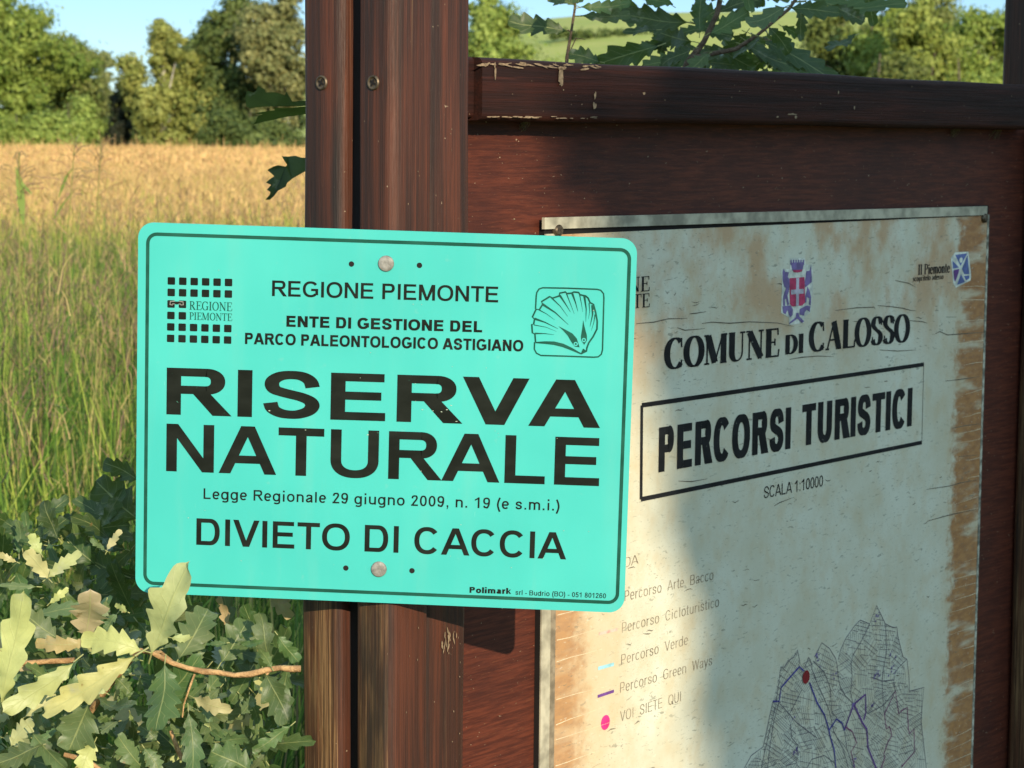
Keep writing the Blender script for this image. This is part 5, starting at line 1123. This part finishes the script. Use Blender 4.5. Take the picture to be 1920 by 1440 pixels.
def panicles(P, h, nb, L, wd, table):
    """open seed heads: nb thin drooping branchlets round each stem top"""
    n = len(P); k = np.repeat(np.arange(n), nb); Q = P[k].copy(); Q[:, 2] += h[k] * rng.uniform(0.80, 1.03, n * nb); Q[:, :2] += rng.normal(0, L * 0.22, (n * nb, 2))
    heads.add(*blades(Q, np.full(n * nb, L) * rng.uniform(0.4, 1.1, n * nb), np.full(n * nb, wd) * rng.uniform(0.6, 1.5, n * nb), np.abs(rng.normal(0.8, 0.4, n * nb)), pick(n * nb, table), 2, 0.5))
A0, A1 = -0.30, 0.20; VA0, VA1 = -0.235, -0.075
PUR = [((0.22, 0.14, 0.09), 4), ((0.34, 0.22, 0.11), 3), ((0.13, 0.09, 0.06), 2), ((0.42, 0.32, 0.13), 2)]
# near, tall and green; middle; far, tan
patch(4200, 3.4, 7.5, VA0, VA1, 0.78, 0.16, 0.0065, GREENS, 0.45)
patch(2600, 2.9, 5.0, VA0, VA1, 0.55, 0.15, 0.009, [((0.075, 0.10, 0.028), 3), ((0.13, 0.15, 0.04), 3), ((0.20, 0.15, 0.07), 1)], 0.6)
P, h = patch(700, 4.6, 9.0, VA0, VA1, 1.10, 0.13, 0.0050, GREENS, 0.22, seg=4); panicles(P[:260], h[:260], 11, 0.12, 0.0022, PUR)
patch(12000, 7.0, 17, VA0, VA1, 0.84, 0.12, 0.011, GREENS, 0.40)
P, h = patch(1500, 8.0, 18, VA0, VA1, 1.02, 0.10, 0.007, GREENS, 0.2); panicles(P[:520], h[:520], 6, 0.13, 0.004, PUR)
patch(11000, 16, 40, VA0, VA1, 0.86, 0.09, 0.020, [((0.28, 0.34, 0.06), 5), ((0.42, 0.43, 0.09), 5), ((0.54, 0.44, 0.11), 3), ((0.46, 0.32, 0.12), 1)], 0.35)
P, h = patch(2600, 18, 42, VA0, VA1, 0.98, 0.07, 0.012, TANS, 0.2); panicles(P, h, 6, 0.14, 0.010, [((0.50, 0.32, 0.14), 3), ((0.60, 0.40, 0.16), 3), ((0.34, 0.21, 0.11), 1)])
patch(14000, 38, 104, VA0, VA1, 0.90, 0.07, 0.045, TANS, 0.3, 0.8, 2)
patch(420, 4.3, 10, VA0, VA1, 0.85, 0.15, 0.015, [((0.16, 0.24, 0.035), 3), ((0.30, 0.36, 0.06), 2), ((0.42, 0.33, 0.14), 1)], 0.7)
patch(380, 84, 104, VA0, VA1, 1.22, 0.13, 0.05, TANS, 0.2, 1, 2)
P, h = patch(5000, 38, 104, VA0, VA1, 0.97, 0.05, 0.03, TANS, 0.2, 0.8, 2); panicles(P, h, 4, 0.15, 0.03, TANS)
# the rest of the meadow, beside what the photograph shows
for a0, a1 in ((A0, VA0), (VA1, A1)):
    patch(5000, 3.6, 16, a0, a1, 0.80, 0.14, 0.016, GREENS, 0.4); patch(5000, 16, 50, a0, a1, 0.88, 0.1, 0.045, [((0.40, 0.37, 0.09), 4), ((0.55, 0.42, 0.12), 4)], 0.35); patch(4000, 50, 104, a0, a1, 0.9, 0.08, 0.10, TANS, 0.3, 1, 2)
for a0, a1 in ((-0.85, A0), (A1, 0.75)):
    patch(9000, 4.5, 16, a0, a1, 0.80, 0.14, 0.035, GREENS, 0.4, 1, 2); patch(9000, 16, 50, a0, a1, 0.88, 0.1, 0.11, [((0.40, 0.37, 0.09), 4), ((0.55, 0.42, 0.12), 4)], 0.35, 1, 2); patch(7000, 50, 104, a0, a1, 0.9, 0.08, 0.26, TANS, 0.3, 1, 2)
patch(1600, 2.2, 3.6, -0.30, -0.02, 0.40, 0.12, 0.010, [((0.07, 0.09, 0.03), 3), ((0.12, 0.12, 0.045), 2)], 0.7)  # near grass coloured dark to carry the shade behind the board
tag(big.build('meadow_grass', MAT['grass']), 'tall green and straw-coloured meadow grass filling the field', 'grass', kind='stuff')
tag(heads.build('grass_seed_heads', MAT['grass']), 'brown and purplish seed heads hovering over the meadow grass', 'seed heads', kind='stuff')
# single tall stalks that stand out
def stalk(px, pyt, Y, lab, lean_px, leafpx=None):
    top = G(px, pyt, Y); foot = G(px - lean_px, 400, Y); foot.z = 0.0; root = empty('grass_stalk', Matrix.Translation(foot), lab, 'grass stalk', 'tall grass stalks left of the sign')
    bpy.context.view_layer.update(); m = MB(); mid = (foot + top) / 2 + Vector((-0.01, 0, 0.03))
    m.tube([foot, mid, top], [0.0035, 0.003, 0.0015], 6, (0.25, 0.25, 0.07)); reparent(m.build('stem', MAT['grass'], None, True), root)
    m = MB()
    for (a, b, c, w_) in (leafpx or []):
        A, B, C_ = G(*a, Y), G(*b, Y), G(*c, Y); ws = [0.2, 1.0, 0.9, 0.05]; pts = [A, (A + B) / 2, B, C_]; s = Vector((0.7, 0.5, 0.2)).normalized()
        m.grid([[p - s * w_ * q for p, q in zip(pts, ws)], [p + s * w_ * q for p, q in zip(pts, ws)]], (0.20, 0.27, 0.06))
    if leafpx: reparent(m.build('blade', MAT['grass'], None, True), root)
    m = MB()
    for k in range(34):
        t = random.random(); p = top + (mid - top) * t * 0.22; a = random.uniform(0, 6.28); L = random.uniform(0.02, 0.09) * (0.4 + t)
        e = p + Vector((math.cos(a) * L, math.sin(a) * L, random.uniform(-0.02, 0.05))); m.tube([p, (p + e) / 2 + Vector((0, 0, 0.01)), e], [0.0006, 0.0009, 0.0012], 4, jit((0.24, 0.16, 0.09), 0.3))
    reparent(m.build('seed_head', MAT['grass'], None), root)
stalk(36, 285, 6.2, 'tall straight grass stalk with a broad green blade near the left edge', -6, [((44, 420), (36, 340), (30, 312), 0.011), ((60, 365), (42, 345), (38, 330), 0.005)])
stalk(140, 268, 6.8, 'tall leaning grass stalk with a feathery brown head left of the sign', 70, [((110, 370), (125, 330), (140, 310), 0.006)])
stalk(190, 272, 7.4, 'thin grass stalk with a dark drooping head just left of the sign', 60, [((95, 420), (120, 380), (150, 345), 0.005)])
